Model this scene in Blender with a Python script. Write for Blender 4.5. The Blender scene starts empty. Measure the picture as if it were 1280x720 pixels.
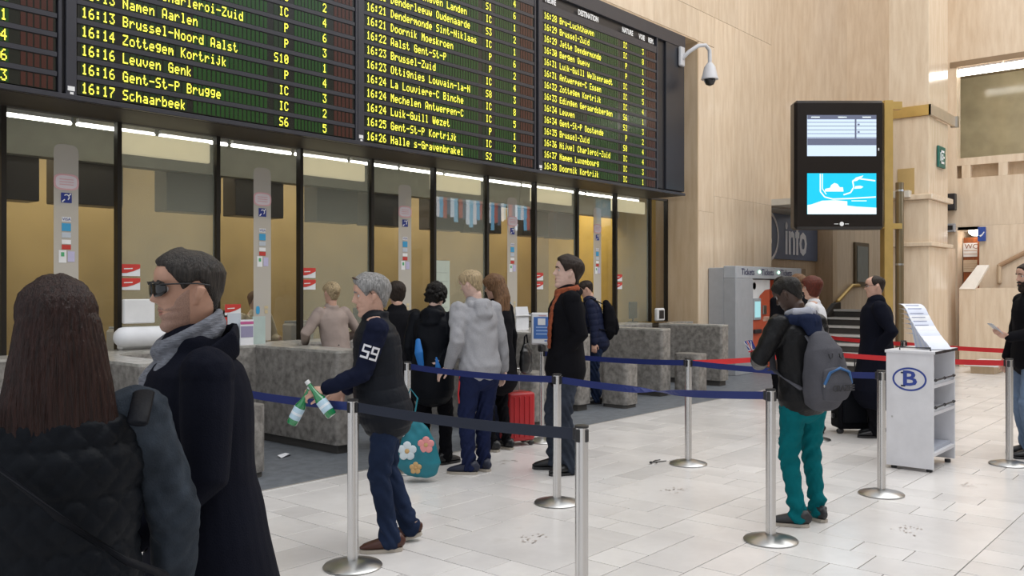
import bpy, bmesh, math, random
import numpy as np
from mathutils import Vector, Matrix, noise, Euler
random.seed(3)
R=math.radians
COL=bpy.context.scene.collection
SC=bpy.context.scene
# ---------------- camera, world, lights, exposure ----------------
YAW=-49.44
cam=bpy.data.cameras.new('camera'); camo=bpy.data.objects.new('camera',cam); COL.objects.link(camo)
camo.location=(0,0,1.62); camo.rotation_euler=(R(90),0,R(YAW)); cam.sensor_width=36; cam.lens=36*1110/1280
cam.clip_start=.05; cam.clip_end=300
SC.camera=camo
w=bpy.data.worlds.new('world'); SC.world=w; w.use_nodes=True
w.node_tree.nodes['Background'].inputs[0].default_value=(0.90,0.94,1.0,1)
w.node_tree.nodes['Background'].inputs[1].default_value=0.75
def area(name,loc,size,sy,energy,rot=(0,0,0),col=(1,1,1)):
    l=bpy.data.lights.new(name,'AREA'); l.shape='RECTANGLE'; l.size=size; l.size_y=sy; l.energy=energy; l.color=col
    o=bpy.data.objects.new(name,l); COL.objects.link(o); o.location=loc; o.rotation_euler=rot; return o
area('hall_skylight',(11,-1,13),20,10,1500,(0,0,0),(1.0,0.985,0.96))
SC.view_settings.view_transform='Standard'; SC.view_settings.look='None'; SC.view_settings.exposure=0.22; SC.view_settings.gamma=1
SC.view_settings.use_curve_mapping=False
SC.cycles.max_bounces=7; SC.cycles.transparent_max_bounces=12
# ---------------- helpers ----------------
MATS={}
def mat(name,col,rough=.5,metal=0,emit=None,es=1,bump=0,bscale=40,var=0,vscale=6,spec=.5,coat=0,stretch=None,sheen=0):
    if name in MATS: return MATS[name]
    m=bpy.data.materials.new(name); m.use_nodes=True; nt=m.node_tree; b=nt.nodes['Principled BSDF']
    b.inputs['Base Color'].default_value=(*col,1); b.inputs['Roughness'].default_value=rough; b.inputs['Metallic'].default_value=metal
    b.inputs['Specular IOR Level'].default_value=spec; b.inputs['Coat Weight'].default_value=coat; b.inputs['Sheen Weight'].default_value=sheen
    if emit: b.inputs['Emission Color'].default_value=(*emit,1); b.inputs['Emission Strength'].default_value=es
    tc=nt.nodes.new('ShaderNodeTexCoord'); mp=nt.nodes.new('ShaderNodeMapping'); nt.links.new(tc.outputs['Object'],mp.inputs[0])
    if stretch: mp.inputs['Scale'].default_value=stretch
    if var or not bump:
        v=var or .06
        n=nt.nodes.new('ShaderNodeTexNoise'); n.inputs['Scale'].default_value=vscale; n.inputs['Detail'].default_value=6; nt.links.new(mp.outputs[0],n.inputs[0])
        r=nt.nodes.new('ShaderNodeMapRange'); r.inputs[1].default_value=.3; r.inputs[2].default_value=.7; r.inputs[3].default_value=1-v; r.inputs[4].default_value=1+v; nt.links.new(n.outputs[0],r.inputs[0])
        mx=nt.nodes.new('ShaderNodeVectorMath'); mx.operation='SCALE'; mx.inputs[0].default_value=col; nt.links.new(r.outputs[0],mx.inputs['Scale']); nt.links.new(mx.outputs[0],b.inputs['Base Color'])
    if bump:
        n2=nt.nodes.new('ShaderNodeTexNoise'); n2.inputs['Scale'].default_value=bscale; n2.inputs['Detail'].default_value=4; nt.links.new(mp.outputs[0],n2.inputs[0])
        bp=nt.nodes.new('ShaderNodeBump'); bp.inputs['Strength'].default_value=bump; bp.inputs['Distance'].default_value=.01; nt.links.new(n2.outputs[0],bp.inputs['Height']); nt.links.new(bp.outputs[0],b.inputs['Normal'])
    MATS[name]=m; return m
def N(nt,t,**k):
    n=nt.nodes.new(t)
    for a,b in k.items():
        if a.startswith('i_'): n.inputs[int(a[2:])].default_value=b
        else: setattr(n,a,b)
    return n
def stone(name,c1,c2,c3,scale,rough,grain=(8,8,1.1),pits=0.35):
    m=bpy.data.materials.new(name); m.use_nodes=True; nt=m.node_tree; b=nt.nodes['Principled BSDF']; L=nt.links.new
    g=N(nt,'ShaderNodeNewGeometry'); oi=N(nt,'ShaderNodeObjectInfo'); mp=N(nt,'ShaderNodeMapping'); mp.inputs['Scale'].default_value=grain
    L(g.outputs['Position'],mp.inputs[0])
    ad=N(nt,'ShaderNodeVectorMath',operation='ADD'); L(mp.outputs[0],ad.inputs[0])
    sc=N(nt,'ShaderNodeMath',operation='MULTIPLY'); sc.inputs[1].default_value=37; L(oi.outputs['Random'],sc.inputs[0]); L(sc.outputs[0],ad.inputs[1])
    n=N(nt,'ShaderNodeTexNoise'); n.inputs['Scale'].default_value=scale; n.inputs['Detail'].default_value=9; n.inputs['Roughness'].default_value=.62; L(ad.outputs[0],n.inputs[0])
    cr=N(nt,'ShaderNodeValToRGB'); e=cr.color_ramp.elements; e[0].position=.33; e[0].color=(*c1,1); e[1].position=.62; e[1].color=(*c2,1)
    L(n.outputs[0],cr.inputs[0])
    n3=N(nt,'ShaderNodeTexNoise'); n3.inputs['Scale'].default_value=scale*4; n3.inputs['Detail'].default_value=5; L(ad.outputs[0],n3.inputs[0])
    r3=N(nt,'ShaderNodeMapRange'); r3.inputs[1].default_value=.60; r3.inputs[2].default_value=.75; r3.inputs[3].default_value=0; r3.inputs[4].default_value=pits; L(n3.outputs[0],r3.inputs[0])
    mx=N(nt,'ShaderNodeMix',data_type='RGBA'); mx.inputs[7].default_value=(*c3,1); L(r3.outputs[0],mx.inputs[0]); L(cr.outputs[0],mx.inputs[6])
    hv=N(nt,'ShaderNodeHueSaturation'); L(mx.outputs[2],hv.inputs['Color'])
    r4=N(nt,'ShaderNodeMapRange'); r4.inputs[3].default_value=.94; r4.inputs[4].default_value=1.05; L(oi.outputs['Random'],r4.inputs[0]); L(r4.outputs[0],hv.inputs['Value'])
    L(hv.outputs[0],b.inputs['Base Color']); b.inputs['Roughness'].default_value=rough
    bp=N(nt,'ShaderNodeBump'); bp.inputs['Strength'].default_value=.12; bp.inputs['Distance'].default_value=.01; L(n3.outputs[0],bp.inputs['Height']); L(bp.outputs[0],b.inputs['Normal'])
    MATS[name]=m; return m
TRAV=stone('travertine',(.69,.54,.385),(.80,.66,.50),(.52,.37,.24),1.3,.17,pits=.28)
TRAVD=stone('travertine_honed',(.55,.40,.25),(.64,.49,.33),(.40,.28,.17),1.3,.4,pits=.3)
GRAN=stone('granite',(.14,.13,.12),(.33,.31,.285),(.07,.065,.06),14,.42,grain=(1,1,1),pits=.7)
GRANT=stone('granite_top',(.32,.31,.28),(.50,.48,.44),(.15,.14,.12),14,.25,grain=(1,1,1),pits=.5)
SLATE=stone('dark_mat_stone',(.115,.125,.14),(.17,.185,.205),(.07,.075,.08),10,.5,grain=(1,1,1),pits=.5)
FTILE=stone('pale_floor_stone',(.65,.625,.61),(.79,.765,.745),(.50,.46,.43),1.2,.22,grain=(1,1,1),pits=.3)
STEEL=mat('brushed_steel',(.62,.61,.60),.24,1,var=.03)
STEELD=mat('steel_base',(.50,.50,.49),.30,1,var=.05)
BLACKP=mat('black_plastic',(.018,.018,.02),.4)
DARKF=mat('dark_frame',(.022,.021,.024),.38)
BRONZE=mat('bronze_trim',(.05,.04,.03),.4,.5)
BRASS=mat('brass',(.62,.42,.14),.38,.75)
WHITEP=mat('white_plastic',(.78,.78,.78),.4)
WHITEB=mat('white_board',(.74,.74,.77),.45)
GREYP=mat('grey_machine',(.36,.37,.39),.45)
PAPER=mat('paper',(.80,.81,.84),.6)
NAVYB=mat('navy_belt',(.010,.022,.14),.5)
DKB=mat('dark_navy_belt',(.010,.016,.035),.55)
REDB=mat('red_belt',(.62,.025,.03),.5)
BLUEI=mat('logo_blue',(.03,.06,.30),.5)
YEL=mat('led_yellow',(.9,.85,.1),.5,emit=(.95,.88,.06),es=.85)
WHT=mat('white_lettering',(.85,.85,.85),.5,emit=None)
def tag(o,label=None,cat=None,group=None,kind=None):
    if label: o['label']=label
    if cat: o['category']=cat
    if group: o['group']=group
    if kind: o['kind']=kind
    return o
def empty(name,loc=(0,0,0),rz=0,label=None,cat=None,group=None,kind=None,parent=None):
    o=bpy.data.objects.new(name,None); COL.objects.link(o); o.location=loc; o.rotation_euler=(0,0,rz); o.empty_display_size=.1
    if parent: o.parent=parent
    return tag(o,label,cat,group,kind)
def link(name,me,m=None,parent=None,loc=None,rot=None):
    o=bpy.data.objects.new(name,me); COL.objects.link(o)
    if m is not None and not me.materials:
        for q in (m if isinstance(m,(list,tuple)) else [m]): me.materials.append(q)
    if parent: o.parent=parent
    if loc is not None: o.location=loc
    if rot is not None: o.rotation_euler=rot
    return o
def obj(name,bm,m,parent=None,loc=None,rot=None,smooth=False,flat_angle=None):
    me=bpy.data.meshes.new(name); bmesh.ops.recalc_face_normals(bm,faces=bm.faces[:])
    bm.to_mesh(me); bm.free()
    if smooth:
        me.polygons.foreach_set('use_smooth',[True]*len(me.polygons))
        if flat_angle: me.set_sharp_from_angle(angle=R(flat_angle))
    return link(name,me,m,parent,loc,rot)
def box(bm,x0,x1,y0,y1,z0,z1,bev=0,mi=0,M=None,seg=1):
    vs=[bm.verts.new(p) for p in ((x0,y0,z0),(x1,y0,z0),(x1,y1,z0),(x0,y1,z0),(x0,y0,z1),(x1,y0,z1),(x1,y1,z1),(x0,y1,z1))]
    fs=[bm.faces.new([vs[i] for i in f]) for f in ((3,2,1,0),(4,5,6,7),(0,1,5,4),(1,2,6,5),(2,3,7,6),(3,0,4,7))]
    for f in fs: f.material_index=mi
    if bev:
        es=list({e for f in fs for e in f.edges})
        r=bmesh.ops.bevel(bm,geom=es,offset=bev,segments=seg,affect='EDGES',profile=.5)
        vs=list({v for f in r['faces'] for v in f.verts}|{v for v in vs if v.is_valid})
    if M is not None: bmesh.ops.transform(bm,matrix=M,verts=[v for v in vs if v.is_valid])
    return vs
def bobj(name,m,parent,x0,x1,y0,y1,z0,z1,bev=0,seg=1,**k):
    bm=bmesh.new(); box(bm,x0,x1,y0,y1,z0,z1,bev,seg=seg); return obj(name,bm,m,parent,**k)
def prism(bm,poly,z0,z1,mi=0):
    a=[bm.verts.new((x,y,z0)) for x,y in poly]; b=[bm.verts.new((x,y,z1)) for x,y in poly]; n=len(poly)
    fs=[bm.faces.new(a[::-1]),bm.faces.new(b)]+[bm.faces.new((a[i],a[(i+1)%n],b[(i+1)%n],b[i])) for i in range(n)]
    for f in fs: f.material_index=mi
    return fs
def lathe(bm,prof,seg=24,c=(0,0,0)):
    rings=[]
    for r,z in prof:
        rings.append([bm.verts.new((c[0]+r*math.cos(2*math.pi*i/seg),c[1]+r*math.sin(2*math.pi*i/seg),c[2]+z)) for i in range(seg)] if r>1e-5 else [bm.verts.new((c[0],c[1],c[2]+z))])
    for a,b in zip(rings,rings[1:]):
        for i in range(seg):
            j=(i+1)%seg
            if len(a)==1 and len(b)==1: continue
            if len(a)==1: bm.faces.new((a[0],b[i],b[j]))
            elif len(b)==1: bm.faces.new((a[i],a[j],b[0]))
            else: bm.faces.new((a[i],a[j],b[j],b[i]))
    for r in (rings[0],rings[-1]):
        if len(r)>1:
            try: bm.faces.new(r)
            except Exception: pass
def V(*a): return Vector(a[0]) if len(a)==1 else Vector(a) if len(a)==3 else Vector((*a[:2],a[2]))
def tube(bm,pts,rad,seg=12,side=None,caps=True,mi=0,exp=2.0):
    """loft of ellipses along pts; rad entries are r or (ra,rb); ra lies along `side`"""
    pts=[V(p) for p in pts]; rad=[(r,r) if not isinstance(r,(tuple,list)) else r for r in rad]
    n=len(pts); rings=[]; P=[];
    tang=[]
    for i in range(n):
        t=(pts[min(i+1,n-1)]-pts[max(i-1,0)]); tang.append(t.normalized() if t.length>1e-9 else V(0,0,1))
    s=V(side) if side is not None else (V(0,1,0) if abs(tang[0].y)<.9 else V(1,0,0))
    seq=[]
    if caps:
        for a in (75,50,25):
            q=R(a); r=rad[0]; d=min(r); seq.append((pts[0]-tang[0]*d*math.sin(q),(r[0]*math.cos(q),r[1]*math.cos(q)),tang[0]))
    seq+= [(pts[i],rad[i],tang[i]) for i in range(n)]
    if caps:
        for a in (25,50,75):
            q=R(a); r=rad[-1]; d=min(r); seq.append((pts[-1]+tang[-1]*d*math.sin(q),(r[0]*math.cos(q),r[1]*math.cos(q)),tang[-1]))
    for p,r,t in seq:
        u=(s-t*s.dot(t))
        if u.length<1e-4: u=t.orthogonal()
        u.normalize(); v=t.cross(u).normalized(); ring=[]
        for k in range(seg):
            a=2*math.pi*k/seg; ca,sa=math.cos(a),math.sin(a)
            if exp!=2.0:
                ca=math.copysign(abs(ca)**(2/exp),ca); sa=math.copysign(abs(sa)**(2/exp),sa)
            ring.append(bm.verts.new(p+u*(r[0]*ca)+v*(r[1]*sa)))
        rings.append(ring)
    for a,b in zip(rings,rings[1:]):
        for k in range(seg):
            bm.faces.new((a[k],a[(k+1)%seg],b[(k+1)%seg],b[k])).material_index=mi
    bm.faces.new(rings[0][::-1]).material_index=mi; bm.faces.new(rings[-1]).material_index=mi
def ball(bm,c,r,sub=2,M=None):
    if not isinstance(r,(tuple,list)): r=(r,r,r)
    mm=Matrix.Translation(V(c))@(M if M is not None else Matrix.Identity(4))@Matrix.Diagonal((*r,1))
    bmesh.ops.create_icosphere(bm,subdivisions=sub,radius=1,matrix=mm)
def text(name,body,size,loc,rz,m,parent,align='LEFT',ext=0.0006,sx=1,font=None,tilt=90,shear=0,bold=0):
    c=bpy.data.curves.new(name,'FONT'); c.body=body; c.size=size; c.align_x=align; c.align_y='CENTER'; c.extrude=ext; c.resolution_u=2; c.offset=bold; c.shear=shear
    c.materials.append(m); o=bpy.data.objects.new(name,c); COL.objects.link(o)
    me=bpy.data.meshes.new_from_object(o.evaluated_get(bpy.context.evaluated_depsgraph_get())); bpy.data.objects.remove(o); me.name=name; o=bpy.data.objects.new(name,me); COL.objects.link(o)
    o.parent=parent; o.location=loc; o.rotation_euler=(R(tilt),0,rz); o.scale=(sx,1,1); return o
F5={' ':'0000000000','-':'0808080808','.':'0060600000',':':'0036360000','0':'3E5149453E','1':'00427F4000','2':'4261514946','3':'2141454B31','4':'1814127F10','5':'2745454539','6':'3C4A494930','7':'0171090503','8':'3649494936','9':'064949291E','A':'7E1111117E','B':'7F49494936','C':'3E41414122','D':'7F4141221C','E':'7F49494941','F':'7F09090901','G':'3E4149497A','H':'7F0808087F','I':'00417F4100','J':'2040413F01','K':'7F08142241','L':'7F40404040','M':'7F020C027F','N':'7F0408107F','O':'3E4141413E','P':'7F09090906','Q':'3E4151215E','R':'7F09192946','S':'4649494931','T':'01017F0101','U':'3F4040403F','V':'1F2040201F','W':'3F4038403F','Z':'6151494543','a':'2054545478','b':'7F48444438','c':'3844444420','d':'384444487F','e':'3854545418','f':'087E090102','g':'0C5252523E','h':'7F08040478','i':'00447D4000','j':'2040443D00','k':'7F10284400','l':'00417F4000','m':'7C04180478','n':'7C08040478','o':'3844444438','p':'7C14141408','q':'081414187C','r':'7C08040408','s':'4854545420','t':'043F444020','u':'3C4040207C','v':'1C2040201C','w':'3C4030403C','x':'4428102844','y':'0C5050503C','z':'4464544C44'}
def dots(bm,s,x,z,pw,ph,pitch,y=0):
    """5x7 display characters standing in the xz plane, top at z"""
    for ch in s:
        g=F5.get(ch,'0000000000')
        for c in range(5):
            b=int(g[2*c:2*c+2],16); r=0
            while r<8:
                if b>>r&1:
                    r0=r
                    while r<8 and b>>r&1: r+=1
                    X0=x+c*pw; X1=X0+pw*1.08; Z0=z-r0*ph; Z1=z-r*ph
                    bm.faces.new([bm.verts.new(p) for p in ((X0,y,Z1),(X1,y,Z1),(X1,y,Z0),(X0,y,Z0))])
                else: r+=1
        x+=pitch
CT,ST=math.cos(math.atan2(950,1110)),math.sin(math.atan2(950,1110))
def fl(px,py,z=0):
    f=(1.62-z)*1110/(py-360); r=(px-640)/1110*f; return (ST*r+CT*f,-CT*r+ST*f)
def onY(px,Y): r=(px-640)/1110; return Y*(ST*r+CT)/(ST-CT*r)
def proj(x,y,z=0):
    r=ST*x-CT*y; f=CT*x+ST*y; return (640+1110*r/f,360-1110*(z-1.62)/f,f) if f>.2 else (9999,9999,f)
# ================= structure =================
# floor: slab + stones
fo=bobj('floor',mat('grout',(.13,.12,.115),.8),None,-4,31,-11,12,-.2,-.012); tag(fo,kind='structure')
P=1.77
def cell_pieces():
    x=[0,.92,1.18,1.51,1.77]; out=[(0,.92,0,.92)]
    for a,b in ((.92,1.18),(1.51,1.77)):
        for c,d in ((-.26,.31),(.31,.62),(.62,1.18)): out.append((c,d,a,b))
        for c,d in ((0,.31),(.31,.62),(.62,.92)): out.append((a,b,c,d)) if a<1.2 else out.append((a,b,c,d))
    out+= [(-.26,.46,1.18,1.51),(.46,1.18,1.18,1.51),(1.18,1.51,-.26,.46),(1.18,1.51,.46,1.18),(1.18,1.51,1.18,1.51)]
    return out
# exact tiling of the cell: square, two strips and a wider middle strip both ways
def cell():
    o=[(0,.92,0,.92)]
    o+=[(0,.31,.92,1.18),(.31,.62,.92,1.18),(.62,1.18,.92,1.18)]
    o+=[(0,.46,1.18,1.51),(.46,1.18,1.18,1.51)]
    o+=[(0,.31,1.51,1.77),(.31,.62,1.51,1.77),(.62,1.18,1.51,1.77)]
    o+=[(.92,1.18,0,.31),(.92,1.18,.31,.62),(.92,1.18,.62,.92)]
    o+=[(1.18,1.51,0,.46),(1.18,1.51,.46,1.18)]
    o+=[(1.51,1.77,0,.31),(1.51,1.77,.31,.62),(1.51,1.77,.62,1.18)]
    o+=[(1.18,1.51,1.18,1.77),(1.51,1.77,1.18,1.77)]
    return o
tiles=[]
for i in range(-4,13):
    for j in range(-7,3):
        for (a,b,c,d) in cell():
            x0,x1,y0,y1=4.01+i*P+a,4.01+i*P+b,1.36+j*P+c,1.36+j*P+d
            if y0>6.13 or x0>22.3: continue
            y1=min(y1,6.13)
            if y1-y0<.02: continue
            if y1<-6: continue
            cx,cy=(x0+x1)/2,(y0+y1)/2; px,py,f=proj(cx,cy)
            vis=f>.5 and -30<px<1310 and py<745
            sz=(x1-x0)*(y1-y0)/f/f/f if vis else 0
            tiles.append((sz,x0,x1,y0,y1))
tiles.sort(reverse=True)
tmesh={}
stuffbm=bmesh.new()
for k,(sz,x0,x1,y0,y1) in enumerate(tiles):
    g=.0034; dz=-.0015+.003*random.random()*.4
    if k<290:
        key=(round(x1-x0,3),round(y1-y0,3))
        if key not in tmesh:
            bm=bmesh.new(); hx,hy=(x1-x0)/2-g,(y1-y0)/2-g; box(bm,-hx,hx,-hy,hy,-.02,0,.0015)
            me=bpy.data.meshes.new('floor_tile'); bm.to_mesh(me); bm.free(); me.materials.append(FTILE); tmesh[key]=me
        o=link('floor_tile',tmesh[key],None,fo); o.location=((x0+x1)/2,(y0+y1)/2,dz)
    else: box(stuffbm,x0+g,x1-g,y0+g,y1-g,-.02,dz)
o=obj('far_floor_tile',stuffbm,FTILE,fo); o['kind']='stuff'
# worn fossil-like scuffs in the middle of the big squares
SCUFF=mat('scuff',(.46,.41,.37),.6)
for i,j in ((0,1),(1,1),(1,0),(0,2),(2,1),(1,2),(2,2),(2,0)):
    bm=bmesh.new(); cx,cy=4.01+i*P+.46,1.36+j*P+.46
    for k in range(26):
        a=random.uniform(-.4,3.5); r=random.uniform(.05,.15); x=cx+r*math.cos(a)*.9; y=cy+r*math.sin(a)*1.0; l=random.uniform(.004,.014)
        t=random.uniform(0,3.14); q=[(x+l*math.cos(t+s)*(1 if s%2<1.6 else .5),y+l*math.sin(t+s)*.7) for s in (0,1.3,2.6,3.9,5.2)]
        bm.faces.new([bm.verts.new((u,v,.0022)) for u,v in q])
    o=obj('stone_scuff',bm,SCUFF,fo); o['kind']='stuff'
tag(bobj('trim_1',SLATE,None,-4,17.6,6.135,9.0,-.03,.002),'dark slate floor strip in front of the ticket counters',kind='structure')
bobj('floor_edging',mat('edge_strip',(.30,.28,.26),.5),fo,-4,17.6,6.12,6.135,-.02,.004)
# wall left (hall wall holding the board)
YW=8.07; YG=8.75
def slabwall(name,x0,x1,z0,z1,y,depth,nx,nz,m=TRAV,skip=None,hole=None):
    w=empty(name,kind='structure')
    for i in range(nx):
        for j in range(nz):
            a=x0+(x1-x0)*i/nx; b=x0+(x1-x0)*(i+1)/nx; c=z0+(z1-z0)*j/nz; d=z0+(z1-z0)*(j+1)/nz
            bobj('stone_slab',m,w,a+.0015,b-.0015,y,y+depth,c+.001,d-.001,.0015)
    return w
wl=slabwall('wall_left',-4,14.74,6.20,6.77,YW,.9,12,1)
for i in range(14):
    a=-4+(17.9+4)*i/14; b=-4+(17.9+4)*(i+1)/14
    for c,d in ((6.775,9.2),(9.2,12)): bobj('stone_slab',TRAV,wl,a+.001,b-.001,YW,YW+.9,c,d-.002,.0015)
# jamb beside the glass, border then plain slabs to the opening at 17.9
bobj('stone_slab',TRAV,wl,14.745,15.34,YW,YW+.9,0,3.05,.0015)
bobj('stone_slab',TRAV,wl,14.745,15.34,YW,YW+.9,3.052,6.19,.0015)
bobj('stone_slab',TRAV,wl,14.745,15.34,YW,YW+.9,6.2,6.77,.0015)
bobj('jamb_lining',TRAVD,wl,14.715,14.743,YW+.004,YW+.9,0,6.19)
bobj('soffit_lining',TRAVD,wl,-4,14.74,YW+.004,YW+.9,6.17,6.199)
for (a,b) in ((15.35,16.2),(16.205,17.05),(17.055,17.9)):
    for (c,d) in ((0,3.37),(3.372,6.77)): bobj('stone_slab',TRAV,wl,a,b,YW,YW+.9,c,d,.0015)
JN=mat('stone_joint',(.10,.07,.045),.8)
for q in (15.345,16.2025,17.0525): bobj('joint',JN,wl,q-.004,q+.004,YW+.006,YW+.02,0,6.77)
bobj('joint',JN,wl,-4,17.9,YW+.006,YW+.02,6.768,6.777); bobj('joint',JN,wl,15.35,17.9,YW+.006,YW+.02,3.368,3.374)
# curved corner of the hall above the passage
def arcwall(name,cx,cy,r,a0,a1,n,z0,z1,t,m):
    w=empty(name,kind='structure')
    for i in range(n):
        bm=bmesh.new(); p=[]
        for k in range(7): 
            a=R(a0+(a1-a0)*(i+k/6)/n); p.append((cx+r*math.cos(a),cy+r*math.sin(a)))
        for k in range(6,-1,-1):
            a=R(a0+(a1-a0)*(i+k/6)/n); p.append((cx+(r+t)*math.cos(a),cy+(r+t)*math.sin(a)))
        prism(bm,p,z0,z1); obj('curved_slab',bm,m,w,smooth=True,flat_angle=30)
    return w
arcwall('wall_corner',17.9,5.17,2.9,90,0,4,3.37,12,.3,TRAV)
# passage behind: sign wall, return, stair wall, ceiling
wp=empty('wall_passage',kind='structure')
for a,b in ((17.9,20.2),(20.2,22.4)): bobj('stone_slab',TRAVD,wp,a,b-.002,8.9,9.2,0,3.6)
bobj('stone_slab',TRAVD,wp,22.4,22.7,8.46,9.2,0,3.6)
for i in range(5): bobj('stone_slab',TRAV,wp,22.7+i*1.3,24-.002+i*1.3,8.46,8.7,0,4.2)
bobj('stone_slab',TRAV,wp,29.2,29.5,1,8.7,0,4.2)
tag(bobj('ceiling_passage',mat('passage_soffit',(.66,.62,.54),.6),None,17.9,20.9,5.3,9.2,3.372,3.5),kind='structure')
bobj('trim_2',BRONZE,None,17.9,18.0,YW+.05,8.9,3.30,3.37).hide_render=False
bpy.data.objects['trim_2']['kind']='structure'
# window in stair wall
wn=empty('window_12',kind='structure'); a,b=onY(1067,8.45),onY(1084,8.45)
bobj('window_frame',mat('olive_frame',(.13,.10,.06),.5),wn,a,b,8.40,8.47,1.66,2.84)
bobj('pane',mat('grey_pane',(.20,.24,.24),.15),wn,a+.12,b-.12,8.385,8.41,1.78,2.74)
# end wall: x=20.8 : lower wall with WC opening, balustrade with slots, gallery, fascia
XE=20.8
we=empty('wall_end',kind='structure')
def onXy(px,X): r=(px-640)/1110; return (ST-CT*r)/(ST*r+CT)*X
yA=onXy(1190,XE); yB=onXy(1197,XE); yC=onXy(1224,XE)
def sl(y1,y0,z0,z1,m=TRAV,x=XE,t=.3): return bobj('stone_slab',m,we,x,x+t,y0+.001,y1-.001,z0+.001,z1-.001,.0015)
sl(5.5,yB,0,2.95); sl(yB,yC,2.86,2.95)
for k in range(6):
    y1=yC-k*1.5; sl(y1,y1-1.5,0,2.0 if False else 2.95)
for k in range(7): sl(5.5-k*1.6,3.9-k*1.6,2.95,3.98)
# slots row between z 3.98 and 4.25
slots=[]; y=onXy(1202,XE)
s0=onXy(1187,XE); s1=onXy(1202,XE); s2=onXy(1213,XE); s3=onXy(1248,XE); s4=onXy(1259,XE)
gap=s1-s2; wid=s2-s3
edges=[]; y=5.5; cur=s1
bobj('stone_pier',TRAV,we,XE,XE+.3,s1-gap,s1,3.98,4.25)
c=s2-wid
for k in range(7):
    bobj('stone_pier',TRAV,we,XE,XE+.3,c-gap,c,3.98,4.25); c-=gap+wid
bobj('slot_back',TRAVD,we,XE+.2,XE+.3,-6,5.6,3.98,4.25)
for k in range(7): sl(5.5-k*1.6,3.9-k*1.6,4.25,4.41)
for k in range(6):
    for z0,z1 in ((6.50,8.2),(8.2,12)): sl(5.5-k*1.9,3.6-k*1.9,z0,z1)
OLIVE=mat('olive_gallery_wall',(.44,.38,.24),.12,var=.12,vscale=3,bump=.02,bscale=8)
bobj('gallery_back',OLIVE,we,22.2,22.4,-6,8,4.2,6.6)
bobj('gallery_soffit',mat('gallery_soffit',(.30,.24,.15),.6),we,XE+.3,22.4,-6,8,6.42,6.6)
bobj('gallery_floor',TRAV,we,XE+.3,22.4,-6,8,3.9,4.0)
bobj('soffit_band',mat('soffit_brown',(.28,.19,.11),.6),we,XE-.02,XE+.3,-6,5.3,6.38,6.50)  # brown band along the foot of the fascia
LAMP=mat('tube_glow',(1,1,1),.5,emit=(1,.97,.9),es=6)
ya,yb,yc=onXy(1189,XE+.1),onXy(1254,XE+.1),onXy(1256,XE+.1)
for k,(u,v) in enumerate(((5.25,yb),(yc,yc-1.45),(yc-1.5,yc-3.0))):
    t=empty('ceiling_light',(XE+.12,0,6.27),label=('long white tube light under the gallery fascia beside the stone pillar','long white tube light under the gallery fascia, second from the pillar','long white tube light under the gallery fascia, beyond the second one')[k],cat='light',group='gallery tube lights')
    bm=bmesh.new(); tube(bm,[(0,u,0),(0,v,0)],[.07,.07],10,side=(1,0,0)); obj('tube',bm,LAMP,t,smooth=True)
    bobj('fixture',WHITEP,t,-.05,.05,v,u,.07,.11)
# WC room
wc=empty('wall_wc_room',kind='structure')
bobj('back_slab',TRAVD,wc,22.6,22.8,2,6.5,0,2.9); bobj('side_slab',TRAV,wc,XE+.3,22.8,yB+.0,yB+.1,0,2.9); bobj('side_slab',TRAVD,wc,XE+.3,22.8,yC-.1,yC,0,2.9)
tag(bobj('ceiling_wc_room',WHITEP,None,XE,22.8,yC,yB,2.865,2.93),kind='structure')
d=empty('door_1',kind='structure')
WOOD=mat('brown_door',(.30,.085,.025),.4,var=.2,stretch=(4,4,.6))
bobj('door_panel',WOOD,d,21.2,21.25,yC,yB-.02,0,2.72,.004)
wy=onXy(1213,21.2)
sgn=empty('wc_sign',(21.19,wy,2.47),label='small white WC sign on the brown toilet door',cat='sign')
bobj('plate',PAPER,sgn,-.01,.005,-.14,.14,-.17,.13)
text('lettering','WC',.15,(-.014,.11,.05),R(-90),mat('wc_ink',(.25,.08,.03),.5),sgn)
for k,q in enumerate((-.03,-.1)): bobj('line_of_print',mat('wc_line',(.5,.35,.25),.5),sgn,-.012,-.01,-.13,.13,q-.015,q)
sg2=empty('wc_sign',(21.19,wy,2.1),label='cream notice plate under the WC sign on the brown door',cat='sign')
bobj('plate',mat('cream_plate',(.62,.50,.36),.5),sg2,-.01,.005,-.14,.14,-.13,.13); 
for q in (.05,0,-.05): bobj('line_of_print',mat('wc_line',(.5,.35,.25),.5),sg2,-.012,-.01,-.13,.13,q-.012,q)
l=empty('ceiling_lamp',(XE-.1+.4,onXy(1219,XE),2.83),label='round white ceiling lamp at the toilet doorway',cat='light')
bm=bmesh.new(); lathe(bm,[(0,-.09),(.12,-.08),(.19,-.03),(.2,.02),(0,.02)],20); obj('shade',bm,LAMP,l,smooth=True)
s=empty('hanging_sign',(XE-.08,onXy(1228.5,XE),2.76),label='small blue pictogram sign on the wall by the toilet doorway',cat='sign')
bobj('plate',mat('sign_blue',(.03,.08,.35),.4),s,-.03,.03,-.075,.075,-.15,.15,.004)
bm=bmesh.new(); prism(bm,[(0,0),(.03,.02),(.08,.10),(.065,.11),(.025,.055),(-.03,.03)],0,.004); bmesh.ops.transform(bm,matrix=Matrix.Rotation(R(-90),4,'Z')@Matrix.Rotation(R(90),4,'X'),verts=bm.verts[:]); obj('pictogram',bm,WHT,s,loc=(-.03,.02,-.06))
s=empty('wall_speaker',(18.6,0,0),label='small black loudspeaker box beside the stone pillar',cat='speaker')
s.location=(XE-.12,onXy(1189.5,XE-.12),3.47); bobj('cabinet',BLACKP,s,-.08,.08,-.085,.085,-.18,.18,.01); bobj('grille',DARKF,s,-.09,-.08,-.07,.07,-.16,.16)
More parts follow.
